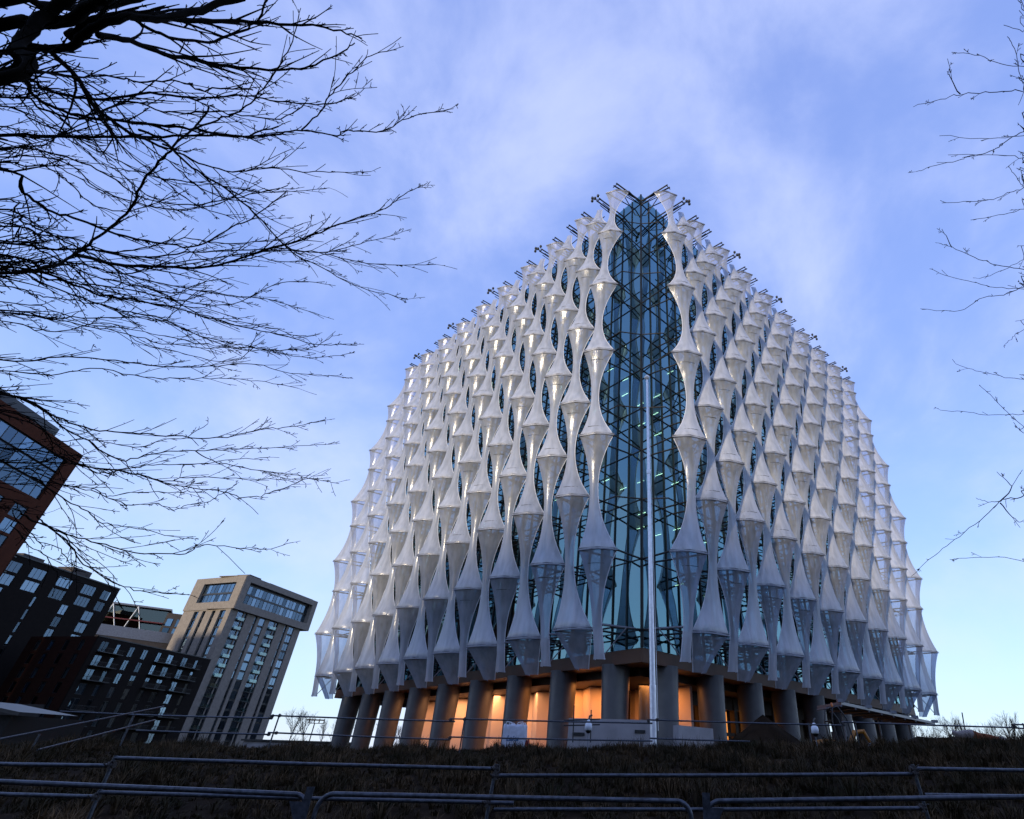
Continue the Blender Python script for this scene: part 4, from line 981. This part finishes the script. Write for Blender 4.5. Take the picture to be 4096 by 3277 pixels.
def twig(m, p0, d0, length, r, depth, rgl):
    """one thin shoot with side shoots, returned into mesh m"""
    n = max(3, int(length / .09)); pts = [p0]; d = d0.normalized(); p = p0.copy(); curl = Vector((rgl.uniform(-1, 1), rgl.uniform(-.6, .6), rgl.uniform(-.7, .7))) * .10
    dirs = []
    for k in range(n):
        d = (d + curl + Vector((rgl.gauss(0, .055), rgl.gauss(0, .045), rgl.gauss(0, .055)))).normalized(); p = p + d * (length / n); pts.append(p.copy()); dirs.append(d.copy())
    m.tube(pts, [r + (.0030 - r) * k / n for k in range(n + 1)], 4 if depth else 5, False)
    if depth < 2:
        for k in range(1, n):
            if rgl.random() < (.42 if depth == 0 else .30):
                ax = Vector((rgl.gauss(0, 1), rgl.gauss(0, 1), rgl.gauss(0, 1))).normalized(); a = rgl.uniform(.45, 1.0)
                dd = dirs[k - 1].copy(); dd.rotate(Matrix.Rotation(a, 3, ax)); twig(m, pts[k], dd, length * rgl.uniform(.18, .5) * (1 - k / n * .5), max(.0025, r * .55), depth + 1, rgl)
    for k in range(1, n):
        if rgl.random() < .35:
            ax = Vector((rgl.gauss(0, 1), rgl.gauss(0, 1), rgl.gauss(0, 1))).normalized(); dd = dirs[k - 1].copy(); dd.rotate(Matrix.Rotation(1.0, 3, ax)); q = pts[k] + dd * rgl.uniform(.02, .045)
            m.tube([pts[k], q], [.003, .0035], 3, False)
def smooth(pts, n):
    pts = [Vector(p) for p in pts]; out = []
    P_ = [pts[0] * 2 - pts[1]] + pts + [pts[-1] * 2 - pts[-2]]
    for i in range(1, len(P_) - 2):
        for k in range(n):
            t_ = k / n; a, b, c, d = P_[i - 1:i + 3]
            out.append(.5 * ((2 * b) + (c - a) * t_ + (2 * a - 5 * b + 4 * c - d) * t_ * t_ + (3 * b - a - 3 * c + d) * t_ ** 3))
    out.append(pts[-1]); return out
def limb(root, pts, r0, r1, rgl, dens=1.0, tl=1.0):
    sp = smooth(pts, 5); n = len(sp) - 1
    for k in range(1, n): sp[k] = sp[k] + Vector((rgl.gauss(0, .006), rgl.gauss(0, .006), rgl.gauss(0, .006)))
    m = MB(); L_ = [0]
    for a, b in zip(sp[:-1], sp[1:]): L_.append(L_[-1] + (b - a).length)
    tot = L_[-1]; R = [r0 + (r1 - r0) * min(1, (l / tot)) ** .6 for l in L_]
    m.tube(sp, R, 12 if r0 > .03 else 6, False)
    l = .25
    while l < tot:
        k = max(1, next(i for i, x in enumerate(L_) if x >= l)); d = (sp[k] - sp[k - 1]).normalized()
        ax = Vector((rgl.gauss(0, .6), rgl.gauss(0, 1.2), rgl.gauss(0, .6))).normalized(); dd = d.copy(); dd.rotate(Matrix.Rotation(rgl.choice((-1, 1)) * rgl.uniform(.2, .65), 3, ax))
        rem = (tot - l) / tot; ln = rgl.uniform(.15, .75) * tl * (.35 + .9 * rem)
        twig(m, sp[k].copy(), dd, ln, min(R[k] * .6, .0060 + .009 * rem), 0, rgl)
        l += rgl.uniform(.07, .24) / dens
    return m.build('limb', M_bark, root)
lt = empty('bare_tree', (-11.2, 2.6, -1.6), 'large bare winter tree reaching in from the left with a tangle of dark branches', 'tree')
tp = [Vector((-11.2, 2.6, -1.7)), Vector((-11.2, 2.6, .8)), Vector((-11.1, 2.6, 2.6)), Vector((-11.0, 2.4, 4.2)), Vector((-11.0, 2.1, 6.6))]
MB().tube(smooth(tp, 4), [.32 * (1 - k / 16) ** .8 + .03 for k in range(17)], 14).build('trunk', M_bark, lt)
rj = random.Random(5)
for pts, ra, rb, D_ in list(LEFT) + [q for q in LEFT if q[0][0][1] < 1250]:
    if pts[0][0] <= 0 and ra < .041:
        n_ = len(pts); dy = rj.uniform(35, 95) * rj.choice((-1, 1)); k_ = rj.uniform(.62, .93)
        LEFT.append(([(x * k_ if x > 0 else x, y + dy * (1 - .5 * i / n_) + rj.uniform(-22, 22)) for i, (x, y) in enumerate(pts)], ra * .62, rb, D_ + rj.uniform(-.6, .9)))
for pts, ra, rb, D_ in LEFT:
    w3 = [at_d(x * Z1, y * Z1, D_ + .35 * math.sin(i * .9 + D_ * 7)) for i, (x, y) in enumerate(pts)]
    if pts[0][0] <= 0:
        q = min(smooth(tp, 4), key=lambda v: (v - w3[0]).length + abs(v.z + .6 - w3[0].z) * .5); w3 = [q, q.lerp(w3[0], .55) + Vector((0, 0, -.1))] + w3
    limb(lt, w3, ra * .8, rb * 1.3, rg, 1.6 if ra > .02 else 1.2, 1.0)
RIGHT = [([(470,190),(428,190),(350,180),(300,160),(220,150)], .014), ([(480,262),(428,262),(380,262),(300,268),(245,270),(190,285),(110,307)], .018), ([(245,270),(215,220),(207,205)], .006),
 ([(480,350),(428,375),(370,410),(330,435),(270,450),(240,460),(160,480),(118,493)], .018), ([(470,470),(428,455),(350,445),(210,445)], .01), ([(470,395),(428,390),(330,400),(185,390)], .01),
 ([(480,520),(428,540),(380,555),(330,575),(270,578),(192,583)], .016), ([(470,590),(428,600),(370,615),(275,632)], .012), ([(480,780),(428,775),(350,760),(300,745),(220,710),(183,698)], .014), ([(220,710),(192,658)], .005),
 ([(480,810),(428,825),(370,845),(300,858),(245,892),(130,887)], .016), ([(470,835),(428,830),(350,825),(280,810),(210,795),(157,772)], .011), ([(470,930),(428,945),(400,965),(375,988)], .008),
 ([(480,1095),(428,1090),(360,1080),(290,1065),(232,1045)], .01), ([(480,1190),(428,1190),(340,1193),(270,1185),(188,1178)], .011), ([(470,1260),(428,1225),(380,1185),(340,1140),(300,1107)], .009),
 ([(480,1420),(428,1425),(385,1433),(360,1440),(300,1495),(230,1550),(170,1595),(105,1655)], .014), ([(360,1440),(390,1400),(350,1355)], .007), ([(360,1445),(400,1490),(428,1500)], .007), ([(360,1440),(320,1440),(290,1430)], .005),
 ([(480,1620),(428,1610),(330,1600),(218,1608)], .009), ([(470,95),(428,90),(370,72)], .008), ([(470,260),(428,240),(400,140),(380,105)], .008), ([(470,40),(430,30),(420,12)], .006), ([(470,500),(428,530),(400,500),(385,480)], .007), ([(470,720),(428,745),(370,775),(300,800)], .008)]
rt = empty('bare_tree', (11.2, 7.0, -1.5), 'bare winter tree at the right edge with a few fine branch tips showing', 'tree')
tp2 = [Vector((11.2, 7.0, -1.7)), Vector((11.2, 7.0, 1.5)), Vector((11.1, 6.6, 4)), Vector((11.0, 6.0, 7))]
MB().tube(smooth(tp2, 4), [.19 * (1 - k / 12) ** .8 + .02 for k in range(13)], 12).build('trunk', M_bark, rt)
for i, (pts, r0) in enumerate(RIGHT):
    w3 = [at_d(3500 + x / .7181, y / .7181, 9.0 + .3 * math.sin(k + i)) for k, (x, y) in enumerate(pts)]
    if pts[0][0] >= 460:
        q = min(smooth(tp2, 4), key=lambda v: (v - w3[0]).length + abs(v.z + 1.0 - w3[0].z)); w3 = [q, q.lerp(w3[0], .5) + Vector((rg.uniform(-.2, .2), rg.uniform(-.3, .1), rg.uniform(-.35, -.05)))] + w3
    limb(rt, w3, r0 * 1.3, .003, rg, .6, .5)
for k in range(16):     # the far side of its crown, out of the photograph
    q = smooth(tp2, 4)[rg.randint(4, 11)]; a_ = rg.uniform(-1.3, 1.6); d_ = Vector((math.cos(a_), math.sin(a_), rg.uniform(.3, .9))); n_ = [q + d_ * f + Vector((0, 0, .25 * f * f)) for f in (0, .8, 1.7, 2.6)]
    limb(rt, n_, .03, .004, rg, .8, .8)

# ------------------------------------------------------------------ small and distant bare trees
def small_tree(seed, H):
    rgl = random.Random(seed); m = MB(); tm = MB()
    def grow(p, d, L_, r, dep):
        n = 4; pts = [p]; q = p.copy()
        for k in range(n): d = (d + Vector((rgl.gauss(0, .10), rgl.gauss(0, .10), .04 + rgl.gauss(0, .05)))).normalized(); q = q + d * L_ / n; pts.append(q.copy())
        (tm if dep == 0 else m).tube(pts, [r * (1 - .45 * k / n) for k in range(n + 1)], 5 if dep < 2 else 3, False)
        if dep < 4:
            for k in range(3 if dep < 3 else 3):
                b = pts[rgl.choice((2, 3, 4))]; dd = d.copy(); dd.rotate(Matrix.Rotation(rgl.uniform(.25, .75), 3, Vector((rgl.gauss(0, 1), rgl.gauss(0, 1), 0)).normalized())); grow(b, dd, L_ * rgl.uniform(.5, .78), r * .5, dep + 1)
            if dep: grow(pts[-1], d, L_ * .6, r * .5, dep + 1)
            else:
                for _ in range(3): dd = d.copy(); dd.rotate(Matrix.Rotation(rgl.uniform(.15, .5), 3, Vector((rgl.gauss(0, 1), rgl.gauss(0, 1), 0)).normalized())); grow(pts[-1], dd, L_ * .75, r * .6, 1)
    grow(Vector((0, 0, 0)), Vector((0, 0, 1)), H * .36, H * .016, 0)
    a = tm.mesh('trunk'); b = m.mesh('crown'); a.materials.append(M_bark); b.materials.append(M_bark); return a, b
protos = [small_tree(s_, 10) for s_ in (1, 2, 3)]
def plant(pr, x, y, z, sc_, rz, label, group, name='bare_tree'):
    r = empty(name, (x, y, z), label, 'tree', group); r.scale = (sc_, sc_, sc_); r.rotation_euler = (0, 0, rz)
    for nme, me_ in (('trunk', pr[0]), ('crown', pr[1])): o = bpy.data.objects.new(nme, me_); col.objects.link(o); o.parent = r
for i in range(16):
    az_ = 25.8 + i * .68; x, y = gp(az_, 150 + 14 * math.sin(i * 2.1)); k = 1.0 + .12 * math.sin(i * 1.3) - (.1 if i in (8, 14) else 0)
    plant(protos[i % 3], x, y, -.3, k, i * 1.1, 'distant bare tree in the row along the skyline at lower right', 'distant bare trees at lower right')
for i in range(12):
    az_ = -24.8 + i * .9 if i < 5 else -22 + (i - 5) * .75; x, y = gp(az_, 170 + 10 * math.sin(i * 1.7))
    plant(protos[(i + 1) % 3], x, y, -.3, .72 + .1 * math.sin(i), i * .9, 'distant bare tree on the skyline seen between the left columns', 'distant bare trees behind the left columns')
x, y = gp(-27.1, 70); plant(protos[0], x, y, -.3, .42, .5, 'young bare tree between the beige tower and the left columns', None)
x, y = gp(-25.9, 66); plant(protos[2], x, y, -.3, .40, 2.5, 'thin bare sapling beside the flood light mast', None)
# flood light mast
x, y = gp(-25.6, 120); ms = empty('floodlight_mast', (x, y, -.3), 'small dark flood light mast on the skyline left of the columns', 'mast')
MB().tube([(x, y, -.3), (x, y, 3.9)], .09, 6).build('pole', M_dark, ms)
m = MB().tube([(x - 1.6, y, 4.4), (x + 1.6, y, 4.4)], .12, 6).tube([(x - 1.0, y, 3.9), (x + 1.6, y, 3.9)], .06, 6)
for k in range(4): m.tube([(x - 1 + k * .86, y, 3.9), (x - 1 + k * .86, y, 4.6)], .09, 6)
m.build('lamp_frame', M_dark, ms)
# site cabin on the skyline
x, y = gp(-25.3, 90); cb = empty('site_cabin', (x, y, -.3), 'long low flat roofed shed on the skyline between tower and columns', 'shed')
MB().box(x - 9, x + 4, y, y + 5, -.3, .75).build('wall', M_conc, cb); MB().box(x - 9.3, x + 4.3, y - .3, y + 5.3, .75, .95).build('roof', M_dark, cb)
print('bars', nbar, 'arms', narm, 'lights', cnt)
